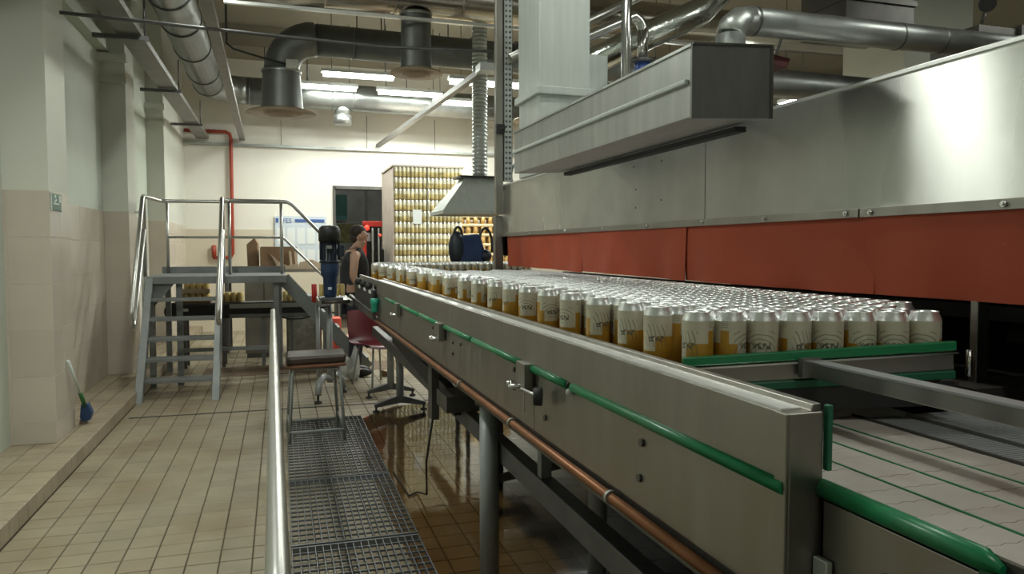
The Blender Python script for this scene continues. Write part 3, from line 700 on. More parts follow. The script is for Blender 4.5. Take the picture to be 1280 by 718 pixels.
YT = 11.35
t = thing('sorting_table', 'grey table full of cartons behind the platform', 'table', (0.1,YT+0.3,0))
obj('tabletop', MB().box(-0.80,0.75,YT,YT+0.8,1.16,1.20), 'grey_panel', t)
for x in (-0.74, 0.7):
    for y in (YT+0.05, YT+0.75): obj('leg', MB().box(x-0.025,x+0.025,y-0.025,y+0.025,0,1.16), 'iron', t)
t = thing('cardboard_box', 'open brown cardboard box on the table behind the platform', 'box', (-0.05,YT+0.2,1.2))
m = MB().box(-0.28,0.24,YT+0.15,YT+0.17,1.20,1.52)
obj('box_wall', m, 'cardboard', t)
obj('box_wall', MB().box(-0.28,0.24,YT+0.6,YT+0.62,1.20,1.53), 'cardboard', t)
obj('box_wall', MB().box(-0.28,-0.26,YT+0.17,YT+0.6,1.20,1.50), 'cardboard', t)
obj('box_wall', MB().box(0.22,0.24,YT+0.17,YT+0.6,1.20,1.50), 'cardboard', t)
obj('flap', MB().prism([(-0.14,YT+0.13,1.43),(0.07,YT+0.13,1.22),(-0.03,YT+0.13,1.22)], (0,0,0), (0,0.012,0)), 'cardboard_pale', t)
solo('cardboard_sheet', MB().prism([(-0.46,YT+0.3,1.20),(-0.32,YT+0.3,1.20),(-0.32,YT+0.3,1.58),(-0.36,YT+0.3,1.66),(-0.47,YT+0.3,1.56)], (0,0,0), (0.02,0.08,0)), 'cardboard', 'flattened upright carton at the left of the open brown box', 'carton', (-0.37,YT+0.3,1.2))
for i, x in enumerate((0.16, 0.235)): solo('wood_strip', MB().bar((x,YT+0.08,1.20),(x-0.02,YT+0.12,1.46),0.035,0.02,(0,1,0)), 'cardboard_pale', ['left','right'][i]+' one of two pale wooden strips leaning on the brown box', 'strip', (x,YT+0.1,1.2))
solo('folded_paper', MB().prism([(0.27,YT+0.04,1.20),(0.62,YT+0.04,1.20),(0.62,YT+0.04,1.26),(0.45,YT+0.04,1.34),(0.28,YT+0.04,1.30)], (0,0,0), (0,0.3,0)), 'cardboard_pale', 'pale crumpled paper heap at the right end of the table', 'paper', (0.4,YT+0.1,1.2))
solo('packing_paper', MB().prism([(-0.10,YT+0.02,1.20),(0.26,YT+0.02,1.20),(0.26,YT+0.02,1.28),(0.10,YT+0.02,1.25),(-0.02,YT+0.02,1.31)], (0,0,0), (0,0.06,0)), 'cardboard_pale', 'pale packing paper in front of the brown box', 'paper', (0.1,YT+0.05,1.2))
t = thing('grey_cabinet', 'plain brownish grey cabinet standing behind the black conveyor', 'cabinet', (-0.24,10.8,0))
obj('cabinet_body', MB().box(-0.47,0.02,10.75,11.1,0.06,1.12), 'grey_panel', t, 0.01)
obj('plinth', MB().box(-0.45,0.0,10.77,11.08,0,0.06), 'steel_dark', t)
obj('door', MB().box(-0.46,-0.235,10.735,10.752,0.10,1.10).box(-0.215,0.01,10.735,10.752,0.10,1.10), 'grey_panel', t, 0.004)
solo('film_bale', MB().box(0.07,0.54,10.75,11.2,0.0,0.86), 'film', 'bale of crumpled clear film standing behind the black conveyor', 'bale', (0.3,11,0), None, 0.04)
solo('red_glow_block', MB().box(0.585,0.80,10.6,10.9,0,0.53), 'glow_red', 'bright red block standing in for a red glow behind two dark bars', 'glow', (0.7,10.75,0), None, 0.01)  # solid red block paints in the red glow between the bars
solo('pink_bag', MB().prism([(0.82,10.5,0),(1.08,10.5,0),(1.05,10.5,0.20),(0.93,10.5,0.30),(0.83,10.5,0.26)], (0,0,0), (0,0.25,0)), 'pink_sheet', 'pale pink plastic bag on the floor beside the red glow block', 'bag', (0.95,10.6,0), None, 0.02)
t = thing('pipe_stand', 'stand of two thin dark bars in front of the red glow block', 'stand', (0.6,10.3,0))
for x in (0.57, 0.645): obj('bar', MB().tube([(x,10.3,0),(x,10.3,0.62)], 0.014, 6), 'iron', t)
obj('cross_bar', MB().box(0.53,0.69,10.28,10.32,0.62,0.65), 'iron', t)
m = MB().ball((0.76,8.60,0.11), 0.11, 12, (1.0,0.8,1.0))
fr_ = random.Random(3); m.v = [(x+fr_.uniform(-.03,.03), y+fr_.uniform(-.03,.03), max(0.0, z*(1+0.9*(z > 0.15)*(0.5+0.5*math.sin(x*40)))+fr_.uniform(-.02,.02))) for x, y, z in m.v]; m.sm = [False]*len(m.sm)
solo('film_heap', m, 'film_white', 'whitish crumpled film heap on the floor behind the maroon chair', 'film', (0.76,8.60,0))
solo('orange_cap', MB().prism([(1.10,8.72,0),(1.22,8.70,0),(1.20,8.71,0.05),(1.10,8.72,0.08)], (0,0,0), (0,0.06,0)), 'cardboard', 'small orange brown carton scrap beside the whitish film heap', 'scrap', (1.08,8.75,0))

# ---- crossover platform with steps on both ends
t = thing('crossover_platform', 'grey metal step platform with tube handrails standing by the left wall', 'platform', (-0.65,9.3,0))
SX0, SX1, DY0, DY1, DZ_ = -1.335, -0.635, 8.72, 9.88, 1.20
obj('deck', MB().box(-1.37,0.06,DY0,DY1,1.12,DZ_), 'stair_paint', t, 0.004)
obj('deck_toe', MB().box(-1.37,0.06,DY1-0.01,DY1,1.20,1.28), 'stair_paint', t)
for sx in (SX0, SX1):
    obj('stringer', MB().prism([(sx-0.035,7.86,0),(sx-0.035,7.98,0),(sx-0.035,8.80,1.12),(sx-0.035,8.72,1.19)], (0,0,0), (0.07,0,0)), 'stair_paint', t, 0.003)
for k in range(5):
    z = 0.195*(k+1); y = 7.90+0.78*z/1.16
    obj('tread', MB().box(SX0+0.035,SX1-0.035,y,y+0.20,z-0.035,z), 'stair_paint', t, 0.003)
for (x, y) in ((-1.30,9.82),(-1.06,8.85),(-0.05,8.85),(-0.02,9.82),(-1.33,8.80)):
    obj('support_leg', MB().box(x-0.03,x+0.03,y-0.03,y+0.03,0,1.12), 'stair_paint', t)
obj('cross_tie', MB().box(-1.06,-0.05,8.83,8.87,0.36,0.40), 'stair_paint', t)
obj('gusset', MB().prism([(-1.30,8.78,1.12),(-1.10,8.78,1.12),(-1.30,8.78,0.88)], (0,0,0), (0,0.02,0)), 'stair_paint', t)
for sx in (-1.385, -0.60):                                            # stair handrails: a long loop each side
    p = [(sx,8.80,1.20),(sx,8.80,2.00),(sx,8.78,2.05),(sx,8.74,2.04),(sx,7.97,0.92),(sx,7.95,0.84),(sx,7.98,0.76),(sx,8.05,0.74),(sx,8.12,0.79),(sx,8.78,1.70)]
    obj('handrail', MB().tube(p, 0.022, 10), 'steel_tube', t)
R_ = 0.021
obj('guard_rail', MB().tube([(-1.385,8.78,2.06),(-1.385,9.80,2.075),(-1.36,9.86,2.075),(-1.28,9.87,2.075),(0.10,9.87,2.085),(0.16,9.87,2.05),(1.10,9.87,1.08)], R_, 10), 'steel_tube', t)
obj('mid_rail', MB().tube([(-1.30,9.87,1.64),(0.02,9.87,1.64),(0.06,9.87,1.62),(0.95,9.87,0.72)], 0.016, 8), 'steel_tube', t)
obj('guard_rail', MB().tube([(-0.60,8.80,2.04),(-0.57,9.28,2.06),(0.08,9.28,2.06),(0.14,9.28,2.03),(0.84,9.28,1.30)], R_, 10), 'steel_tube', t)
for (x, y) in ((-1.30,9.87),(-0.56,9.28),(0.02,9.87),(0.02,9.28)): obj('rail_post', MB().tube([(x,y,1.2),(x,y,2.07)], 0.019, 10), 'steel_tube', t)
for y in (9.29, 9.85): obj('stringer', MB().bar((0.04,y,1.13),(1.02,y,0.02),0.05,0.15), 'stair_paint', t)
for k in range(5):
    z = 1.12-0.195*(k+1); x = 0.06+0.98*(1.12-z)/1.12
    obj('tread', MB().box(x-0.10,x+0.12,9.32,9.82,z-0.03,z), 'stair_paint', t)

# ---- black pack conveyor behind the platform
YC = 10.0
t = thing('pack_conveyor', 'long black pack conveyor running behind the platform', 'conveyor', (-0.4,10.15,0))
obj('bed', MB().box(-1.28,0.60,YC,YC+0.36,0.62,0.80), 'black', t, 0.02)
obj('end_drum', MB().tube([(-1.28,YC+0.01,0.72),(-1.28,YC+0.35,0.72)], 0.10, 16), 'black', t)
obj('side_rail', MB().box(-0.62,0.60,YC-0.012,YC,0.745,0.80), 'steel', t)
obj('side_rail', MB().box(-0.62,0.60,YC-0.012,YC,0.63,0.67), 'stair_paint', t)
obj('belt', MB().box(-1.26,0.60,YC+0.03,YC+0.33,0.80,0.815), 'steel_dark', t)
obj('sticker', MB().box(-1.18,-1.10,YC-0.004,YC,0.72,0.755), 'paper', t)
for x in (-1.15, -0.70, -0.22, 0.13, 0.56):
    for y in (YC+0.04, YC+0.32): obj('leg', MB().box(x-0.02,x+0.02,y-0.02,y+0.02,0.0,0.62), 'stair_paint' if x > -0.3 else 'iron', t)
obj('guide_post', MB().tube([(-0.02,YC-0.03,0.66),(-0.02,YC-0.03,0.96)], 0.014, 8), 'black', t)
obj('hanging_cable', MB().tube([(-0.05,YC-0.04,0.64),(0.10,YC-0.06,0.60),(0.26,YC-0.06,0.60),(0.42,YC-0.05,0.64),(0.56,YC-0.03,0.72)], 0.012, 6), 'rubber', t)
def pack(x0, x1, y0, nx, ny, z, label, tiers=1, mats=('pack_gold','pack_top'), tray=True):
    t = thing('can_pack', label, 'can pack', ((x0+x1)/2, y0, z), None)
    dx = (x1-x0)/nx; zz = z
    for T in range(tiers):
        if tray: obj('tray', MB().box(x0-0.01,x1+0.01,y0-0.01,y0+ny*dx+0.01,zz,zz+0.05), 'tray_brown' if T == 0 else 'cardboard_pale', t)
        for i in range(nx):
            for j in range(ny):
                c = (x0+dx*(i+0.5), y0+dx*(j+0.5), zz+0.004)
                m = MB().lathe([(dx*0.40,0),(dx*0.47,0.006),(dx*0.47,0.105),(dx*0.38,0.122)], c, 10); m.m = 1
                m.lathe([(dx*0.38,0.122),(dx*0.36,0.117),(0.0005,0.117)], c, 10)
                obj('can', m, mats, t)
        zz += 0.13; x0 += 0.08; x1 -= 0.0; nx = max(1, nx-1); dx = (x1-x0)/nx; ny = 2
    return t
pack(-1.24,-0.86,YC+0.05,5,3,0.817,'two tier tray of gold cans on the far left of the black conveyor', 2)
pack(-0.76,-0.46,YC+0.05,4,3,0.817,'gold can pack on the black conveyor under the right of the platform', 1, tray=False)
pack(0.02,0.21,YC+0.05,3,3,0.817,'small gold can pack near the steps on the black conveyor', 1, tray=False)

# ---- short roller conveyor with the blue gear motor
t = thing('roller_conveyor', 'short open roller conveyor under the dark blue motor', 'conveyor', (0.5,7.6,0))
for x in (0.36, 0.655): obj('side_rail', MB().box(x-0.012,x+0.012,7.35,8.15,0.94,1.0), 'steel', t)
for k in range(8): obj('roller', MB().tube([(0.37,7.4+0.1*k,0.985),(0.645,7.4+0.1*k,0.985)], 0.02, 10), 'steel_tube' if k%2 else 'steel_dark', t)
obj('leg', MB().tube([(0.46,7.62,0.16),(0.46,7.62,0.94)], 0.03, 10), 'leg_grey', t)
obj('curved_foot', MB().tube([(0.46,7.62,0.20),(0.40,7.55,0.23),(0.345,7.42,0.20),(0.33,7.37,0.08)], 0.032, 10).tube([(0.46,7.62,0.20),(0.53,7.72,0.22),(0.59,7.83,0.16),(0.61,7.87,0.06)], 0.030, 10), 'leg_grey', t)
obj('foot_pad', MB().lathe([(0.035,0),(0.035,0.02),(0.012,0.03),(0.012,0.09)], (0.33,7.37,0), 10), 'rubber', t)
obj('foot_pad', MB().lathe([(0.035,0),(0.035,0.02),(0.012,0.03),(0.012,0.08)], (0.61,7.87,0), 10), 'rubber', t)
obj('leg', MB().tube([(0.37,8.1,0),(0.37,8.1,0.94)], 0.022, 8), 'leg_grey', t)
obj('motor_bracket', MB().box(0.36,0.58,7.38,7.62,1.0,1.025), 'iron', t)
for i, (x, l) in enumerate(((0.38,'left'),(0.54,'right'))):
    pack(x,x+0.10,7.9,2,2,1.006,'pair of gold cans on the roller conveyor just %s of the blue motor' % l, 1, tray=False)
c = (0.465,7.5,0)
t = thing('gear_motor', 'upright dark blue gear motor with a black fan cover', 'motor', (0.465,7.5,1.025))
obj('gearbox', MB().lathe([(0.0005,1.025),(0.055,1.025),(0.062,1.06),(0.068,1.22),(0.085,1.24),(0.09,1.30),(0.09,1.36)], c, 20), 'blue_paint', t)
m = MB().lathe([(0.0005,1.36),(0.10,1.36),(0.10,1.38),(0.088,1.385),(0.088,1.57),(0.0005,1.57)], c, 20)
for k in range(20):
    a = 2*math.pi*k/20; m.bar((c[0]+0.092*math.cos(a),c[1]+0.092*math.sin(a),1.39),(c[0]+0.092*math.cos(a),c[1]+0.092*math.sin(a),1.57),0.006,0.012,(math.cos(a),math.sin(a),0))
obj('finned_body', m, 'navy_dark', t)
obj('fan_cover', MB().lathe([(0.0005,1.57),(0.106,1.57),(0.106,1.66),(0.10,1.70),(0.075,1.722),(0.0005,1.728)], c, 22), 'black', t)
obj('terminal_box', MB().box(0.545,0.60,7.43,7.53,1.42,1.54), 'navy_dark', t, 0.008)
obj('name_plate', MB().box(0.43,0.48,7.396,7.404,1.50,1.53), 'steel', t)
obj('name_plate', MB().box(0.44,0.475,7.425,7.437,1.10,1.125), 'board_face', t)
solo('fire_extinguisher', MB().tube([(0.335,8.02,0.94),(0.335,8.02,1.13)], 0.028, 10), 'red_paint', 'small red cylinder standing left of the blue motor', 'cylinder', (0.335,8.02,0.94))

# ---- worker
def skin_body(name, verts, edges, m, parent=None, sub=2, root=0):
    me = bpy.data.meshes.new(name); me.from_pydata([v[:3] for v in verts], edges, []); me.materials.append(MATS[m])
    o = bpy.data.objects.new(name, me); C.objects.link(o)
    if parent: o.parent = parent; 
    bm = bmesh.new(); bm.from_mesh(me); ly = bm.verts.layers.skin.verify(); bm.verts.ensure_lookup_table()
    for v, d in zip(bm.verts, verts):
        r = d[3]; v[ly].radius = r if isinstance(r, tuple) else (r, r)
    bm.verts[root][ly].use_root = True
    bm.to_mesh(me); bm.free()
    sk = o.modifiers.new('skin', 'SKIN'); sk.use_smooth_shade = True
    ss = o.modifiers.new('subdivision', 'SUBSURF'); ss.levels = sub; ss.render_levels = sub
    return o
# local frame: the worker faces +x; origin on the floor
WPOS = (0.82, 8.90, 0)
V = [(0,0,0.96,(0.13,0.16)), (0.01,0,1.12,(0.11,0.15)), (0.02,0,1.30,(0.115,0.17)), (0.02,0,1.43,(0.085,0.13)), (0.045,0,1.51,(0.055,0.055)), (0.07,0,1.57,(0.06,0.055)),
     (0.085,0,1.64,(0.088,0.072)), (0.075,0,1.71,(0.088,0.072)), (0.07,0,1.755,(0.055,0.05)), (0.172,0,1.635,(0.014,0.012)), (0.15,0,1.575,(0.026,0.03)),
     (0.0,-0.19,1.41,0.058), (-0.03,-0.25,1.16,0.045), (0.13,-0.24,0.98,0.036), (0.20,-0.23,0.93,(0.022,0.036)),
     (0.0,0.19,1.41,0.058), (-0.02,0.25,1.16,0.045), (0.16,0.24,1.02,0.036), (0.23,0.23,1.0,(0.022,0.036)),
     (0,-0.10,0.88,0.092), (0.03,-0.11,0.50,0.062), (0,-0.11,0.09,0.042), (0.11,-0.12,0.045,0.036),
     (0,0.10,0.88,0.092), (0.03,0.11,0.50,0.062), (0,0.11,0.09,0.042), (0.11,0.12,0.045,0.036)]
Ed = [(0,1),(1,2),(2,3),(3,4),(4,5),(5,6),(6,7),(7,8),(6,9),(5,10),(3,11),(11,12),(12,13),(13,14),(3,15),(15,16),(16,17),(17,18),(0,19),(19,20),(20,21),(21,22),(0,23),(23,24),(24,25),(25,26)]
for (hi, hx, hy, hz, s) in ((14,0.20,-0.23,0.93,-1),(18,0.23,0.23,1.0,1)):      # five fingers on each hand
    for q in range(4):
        y = hy+s*(0.024-0.016*q); L_ = (0.075,0.085,0.08,0.062)[q]; i0 = len(V)
        V += [(hx+0.035,y,hz-0.015,0.009),(hx+0.035+L_*0.55,y,hz-0.035,0.008),(hx+0.035+L_*0.85,y,hz-0.065,0.007)]
        Ed += [(hi,i0),(i0,i0+1),(i0+1,i0+2)]
    i0 = len(V); V += [(hx+0.0,hy-s*0.045,hz-0.01,0.010),(hx+0.04,hy-s*0.06,hz-0.035,0.008)]; Ed += [(hi,i0),(i0,i0+1)]
person = thing('person', 'person in a dark sleeveless vest with short dark hair, facing right behind the conveyor', 'person', WPOS)
body = skin_body('body', V, Ed, 'skin', person, 2)
skin_body('vest', [(-0.012,0,0.88,(0.152,0.182)),(0,0,0.98,(0.150,0.180)),(0.01,0,1.12,(0.128,0.168)),(0.02,0,1.30,(0.132,0.188)),(0.02,0,1.42,(0.105,0.155)),(0.030,0,1.485,(0.076,0.095)),(0.005,-0.155,1.435,0.075),(0.005,0.155,1.435,0.075)], [(0,1),(1,2),(2,3),(3,4),(4,5),(4,6),(4,7)], 'vest', person, 2)
skin_body('trousers', [(0,0,0.96,(0.142,0.172)),(0,-0.10,0.88,0.108),(0.03,-0.11,0.50,0.082),(0,-0.11,0.10,0.068),(0,0.10,0.88,0.108),(0.03,0.11,0.50,0.082),(0,0.11,0.10,0.068)], [(0,1),(1,2),(2,3),(0,4),(4,5),(5,6)], 'trousers', person, 2)
for s in (-1, 1): 
    sh = obj('shoe', MB().ball((WPOS[0]+0.07,WPOS[1]+s*0.115,0.05), 0.05, 12, (2.6,1.0,1.0)), 'black', person)
hm = MB().ball((WPOS[0]+0.058,WPOS[1],1.698), 0.1, 14, (0.98,0.83,0.86)); hm.ball((WPOS[0]+0.015,WPOS[1],1.62), 0.06, 10, (0.8,1.1,1.0))
obj('hair', hm, 'hair', person)
for s in (-1, 1):
    obj('ear', MB().ball((WPOS[0]+0.07,WPOS[1]+s*0.076,1.635), 0.03, 8, (0.6,0.35,1)), 'skin', person)
    obj('eye', MB().ball((WPOS[0]+0.162,WPOS[1]+s*0.03,1.655), 0.011, 8), 'hair', person)
obj('mouth', MB().box(WPOS[0]+0.168,WPOS[0]+0.176,WPOS[1]-0.022,WPOS[1]+0.022,1.585,1.592), 'maroon', person)

# ---- blue padded bag with loop handles beyond the far row of cans
t = thing('tool_bag', 'dark blue padded bag with black loop handles behind the far row of cans', 'bag', (1.85,7.75,1.3))
obj('bag_body', MB().prism([(1.80,7.65,1.32),(2.06,7.65,1.32),(2.08,7.65,1.50),(2.03,7.65,1.66),(1.82,7.65,1.64)], (0,0,0), (0,0.22,0)), 'bag_blue', t, 0.03)
obj('side_pocket', MB().ball((1.79,7.72,1.50), 0.19, 14, (0.48,0.5,1.0)), 'navy_dark', t)
obj('side_pocket', MB().ball((2.10,7.72,1.42), 0.085, 12, (0.9,0.9,0.9)), 'navy_dark', t)
for (cx, z, w_, h_) in ((1.80,1.60,0.05,0.13),(2.10,1.52,0.075,0.20)):
    obj('loop_handle', MB().tube([(cx+w_*math.cos(a),7.70,z+h_*math.sin(a)) for a in [math.pi*k/10*1.2-0.3 for k in range(11)]], 0.014, 8), 'black', t)
obj('stand', MB().box(1.72,2.16,7.62,7.90,1.28,1.32).box(1.76,1.80,7.65,7.69,0,1.28).box(2.08,2.12,7.65,7.69,0,1.28).box(1.92,1.96,7.84,7.88,0,1.28), 'iron', t)

# ================================================================ TUNNEL MACHINE
HX = 1.5; HY0, HY1 = -0.6, 5.1
t = thing('tunnel_machine', 'long stainless steel tunnel machine with a hanging orange curtain', 'machine', (2.4,2.2,0))
obj('hood_panel', MB().box(HX,HX+0.004,HY0,2.42,1.606,1.938).box(HX,HX+0.004,2.424,HY1,1.606,1.938), 'hood_steel', t)
obj('top_rim', MB().bar((HX-0.002,HY0,1.942),(HX-0.002,HY1,1.942),0.012,0.008), 'rail_white', t)  # white strip paints the bright line along the hood's top edge
obj('roof', MB().box(HX,3.5,HY0,HY1,1.938,1.95), 'hood_steel', t)
obj('clamp_strip', MB().box(HX-0.010,HX-0.001,HY0,1.64,1.584,1.608).box(HX-0.010,HX-0.001,1.646,HY1,1.584,1.608), 'panel_steel', t, 0.001)
bl = mesh_of('bolt', MB().tube([(0,0,0),(-0.006,0,0)], 0.007, 8).tube([(-0.006,0,0),(-0.010,0,0)], 0.004, 8), 'steel_bright')
for y in (0.9, 1.22, 1.60, 1.69, 2.05, 2.42, 2.85, 3.3, 3.8, 4.4):
    o = bpy.data.objects.new('bolt', bl); C.objects.link(o); o.parent = t; o.location = Vector((HX-0.010,y,1.596))-t.location
for (y, z) in ((2.75,1.86),(2.98,1.76),(2.75,1.70),(2.98,1.68),(3.0,1.86)): obj('rivet', MB().disc((HX-0.001,y,z), 0.004, (-1,0,0), 8, 0.002), 'steel_dark', t)
# orange curtain: overlapping heavy strips with soft waves
def curtain(y0, y1, off, seed, zb=1.379):
    m = MB(); n = max(6, int((y1-y0)/0.03)); rows = 8; rnd = random.Random(seed); ph = [rnd.uniform(0,6.28) for _ in range(4)]
    for s in (0, 1):
        o = len(m.v)
        for i in range(n+1):
            y = y0+(y1-y0)*i/n
            for j in range(rows+1):
                f = j/rows
                x = HX-0.004+off+f*0.010*math.sin(y*9+ph[0]+f*1.2)+f*0.006*math.sin(y*21+ph[1])+0.004*math.sin(y*5+ph[2])*f+s*0.003
                m.v.append((x, y, 1.590-(1.590-zb)*f-0.003*math.sin(y*3+ph[3])*f))
        for i in range(n):
            for j in range(rows):
                a = o+i*(rows+1)+j; m.f.append((a, a+1, a+rows+2, a+rows+1) if s else (a, a+rows+1, a+rows+2, a+1)); m.sm.append(True); m.mi.append(0)
    return m
for k, (y0, y1, off) in enumerate(((HY0,1.63,0.004),(1.60,2.56,0.010),(2.55,3.62,0.004),(3.60,4.95,0.010))):
    obj('curtain_panel', curtain(y0, y1, off, k), 'curtain', t)
obj('end_post', MB().box(1.452,1.512,5.06,5.12,0,1.73), 'panel_steel', t, 0.004)
obj('end_wall', MB().box(HX,3.5,HY1,HY1+0.03,1.45,1.938), 'hood_steel', t)
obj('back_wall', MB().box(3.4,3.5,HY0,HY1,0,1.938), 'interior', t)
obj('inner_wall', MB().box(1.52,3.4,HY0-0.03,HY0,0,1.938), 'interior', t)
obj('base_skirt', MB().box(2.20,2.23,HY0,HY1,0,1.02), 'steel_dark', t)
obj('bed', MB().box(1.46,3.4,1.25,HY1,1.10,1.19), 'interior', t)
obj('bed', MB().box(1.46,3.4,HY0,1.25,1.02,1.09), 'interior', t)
obj('frame_post', MB().box(1.53,1.565,1.31,1.33,1.09,1.60), 'steel', t, 0.002)
obj('frame_post', MB().box(2.3,2.36,1.8,1.86,1.1,1.9), 'steel_dark', t)
obj('inner_rail', MB().box(1.70,1.72,HY0,1.6,1.13,1.16), 'steel_dark', t)
obj('inner_rail', MB().box(1.9,1.93,HY0,4.9,1.30,1.34), 'steel_dark', t)

# ================================================================ ACCUMULATION CONVEYOR
t = thing('can_conveyor', 'long stainless can conveyor with green strips and side rail in the foreground', 'conveyor', (0.85,3.0,0))
Y0c, Y1c = 0.94, 5.95
obj('side_rail', MB().prism([(0.727,Y0c,1.140),(0.727,Y0c,1.250),(0.772,Y0c,1.252),(0.776,Y0c,1.262),(0.790,Y0c,1.263),(0.790,Y0c,1.14)], (0,Y0c,0), (0,Y1c,0)), 'panel_steel', t, 0.0015)
obj('lit_rail_top', MB().box(0.733,0.770,Y0c+0.02,Y1c,1.2505,1.2535), 'rail_white', t)  # white strip stands in for light falling on the rail's top
obj('end_post', MB().box(0.727,0.790,Y0c-0.008,Y0c,0.70,1.251), 'panel_steel', t, 0.003)
obj('end_post_edge', MB().box(0.722,0.728,Y0c-0.008,Y0c+0.02,0.70,1.251), 'panel_steel', t, 0.002)
segs = [(Y0c+0.01,2.13),(2.135,3.40),(3.405,4.72),(4.725,Y1c)]
for a, b in segs: obj('side_panel', MB().box(0.735,0.742,a,b,0.944,1.132), 'panel_steel', t, 0.001)
for a, b in ((Y0c,1.80),(1.84,2.12),(2.21,2.86),(2.88,3.38),(3.50,4.05),(4.08,4.70),(4.83,5.40)):
    obj('green_strip', MB().tube([(0.728,a,1.136),(0.728,b,1.136)], 0.0125, 8), 'green', t)
obj('strip_gap_plug', MB().ball((0.725,1.82,1.120), 0.010, 8), 'paper', t)
obj('slot_hole', MB().ball((0.728,1.83,1.138), 0.009, 8), 'black', t)
for y in (2.165, 3.44, 4.77):
    b = obj('bracket', MB().box(0.700,0.728,y-0.042,y+0.042,1.070,1.150).box(0.700,0.728,y-0.042,y+0.042,1.066,1.072), 'panel_steel', t, 0.002)
    obj('clamp_rod', MB().tube([(0.668,y+0.02,1.074),(0.74,y-0.005,1.074)], 0.008, 10).tube([(0.672,y+0.05,1.076),(0.695,y+0.045,1.076)], 0.010, 8), 'steel_bright', b)
    obj('mount_plate', MB().box(0.7335,0.735,y+0.06,y+0.075,0.98,1.12), 'steel', b)
k = obj('clamp_knob', MB().tube([(0.686,1.990,1.078),(0.706,1.980,1.078)], 0.026, 16), 'rubber', t)
obj('knob_shaft', MB().tube([(0.690,2.12,1.075),(0.698,1.985,1.078)], 0.006, 8), 'steel', k)
for (y, z) in ((1.42,1.085),(1.43,1.005),(2.03,1.005),(2.33,1.10),(2.33,1.04),(3.10,1.09),(3.25,1.08),(3.25,1.03),(3.7,1.10),(3.7,1.04)):
    obj('panel_bolt', MB().disc((0.735,y,z), 0.009, (-1,0,0), 10, 0.006), 'steel_dark', t)
obj('copper_pipe', MB().tube([(0.722,Y0c-0.3,0.925),(0.722,2.2,0.925),(0.724,4.2,0.925),(0.728,6.2,0.925)], 0.012, 10), 'copper', t)
for y in (1.55, 2.32, 3.05): obj('pipe_clip', MB().tube([(0.722,y-0.006,0.925),(0.722,y+0.006,0.925)], 0.0165, 12), 'galv', t)
obj('shade_pan', MB().box(0.742,1.44,Y0c+0.03,Y1c,0.885,0.90), 'steel_dark', t)  # dark sheet added to keep the conveyor's underside dark
obj('bottom_edge', MB().box(0.738,0.760,Y0c+0.03,7.6,0.895,0.944), 'steel_dark', t)
obj('belt_bed', MB().box(0.79,1.47,1.30,7.45,1.185,1.199), 'belt_dark', t)
obj('belt_bed', MB().box(0.98,2.45,7.02,7.45,1.185,1.199), 'belt_dark', t)
obj('far_rail', MB().box(1.0,2.45,6.99,7.01,1.20,1.27), 'steel_dark', t)
obj('lane_rail', MB().box(0.985,1.0,4.35,7.0,1.20,1.25), 'green_dark', t)
obj('rail_end', MB().box(1.0,1.02,4.3,4.36,1.18,1.32), 'black', t)
obj('lower_beam', MB().bar((0.92,1.2,0.605),(0.92,7.7,0.66),0.06,0.085), 'iron', t, 0.003)
obj('lower_beam', MB().bar((1.38,1.2,0.62),(1.38,7.0,0.66),0.06,0.085), 'steel_dark', t)
obj('round_leg', MB().tube([(0.85,3.06,0.0),(0.85,3.06,0.84)], 0.042, 18), 'leg_grey', t)
obj('leg_flange', MB().tube([(0.85,3.06,0.83),(0.85,3.06,0.86)], 0.062, 16).box(0.80,1.45,3.03,3.09,0.855,0.89), 'steel_dark', t)
obj('round_leg', MB().tube([(1.36,3.06,0.0),(1.36,3.06,0.86)], 0.042, 18), 'leg_grey', t)
obj('leg_tie', MB().bar((0.87,3.06,0.50),(1.36,3.06,0.56),0.03,0.03), 'steel_dark', t)
for y in (2.55, 4.2, 5.4): obj('hanger_post', MB().box(0.90,0.94,y-0.02,y+0.02,0.63,0.895), 'stair_paint', t)
obj('drop_box', MB().box(0.76,0.80,3.88,3.98,0.585,0.93), 'steel_dark', t)
obj('cross_beam', MB().box(0.78,1.4,3.60,3.85,0.68,0.76), 'steel_dark', t)
obj('diagonal_brace', MB().bar((0.81,5.5,0.855),(0.88,3.75,0.68),0.05,0.10), 'black', t)  # black colour carries the shade under the conveyor
obj('loose_cable', MB().tube([(0.78,3.95,0.585),(0.77,4.1,0.30),(0.80,4.25,0.06),(0.78,4.45,0.012),(0.72,4.4,0.012),(0.70,4.9,0.012)], 0.006, 6), 'rubber', t)
# black chain drive and labels beyond the end of the rail
d = obj('drive_case', MB().box(0.70,0.735,5.98,7.5,0.99,1.17), 'black', t, 0.01)
for y in (6.15, 6.55, 7.0): 
    obj('sticker', MB().box(0.693,0.699,y-0.07,y+0.07,1.135,1.160), 'paper', d)
    obj('knuckle', MB().ball((0.70,y+0.12,1.19), 0.035, 10), 'black', d)
obj('lane_rail', MB().box(0.745,0.765,5.95,7.45,1.19,1.245), 'steel', t)
obj('green_roller', MB().lathe([(0.0005,1.0),(0.022,1.0),(0.028,1.02),(0.028,1.06),(0.034,1.07),(0.034,1.11),(0.0005,1.11)], (0.70,5.86,0), 14), 'teal', t)
obj('frame_rail', MB().bar((0.70,5.9,0.97),(0.70,8.0,0.99),0.03,0.06), 'steel_dark', t)

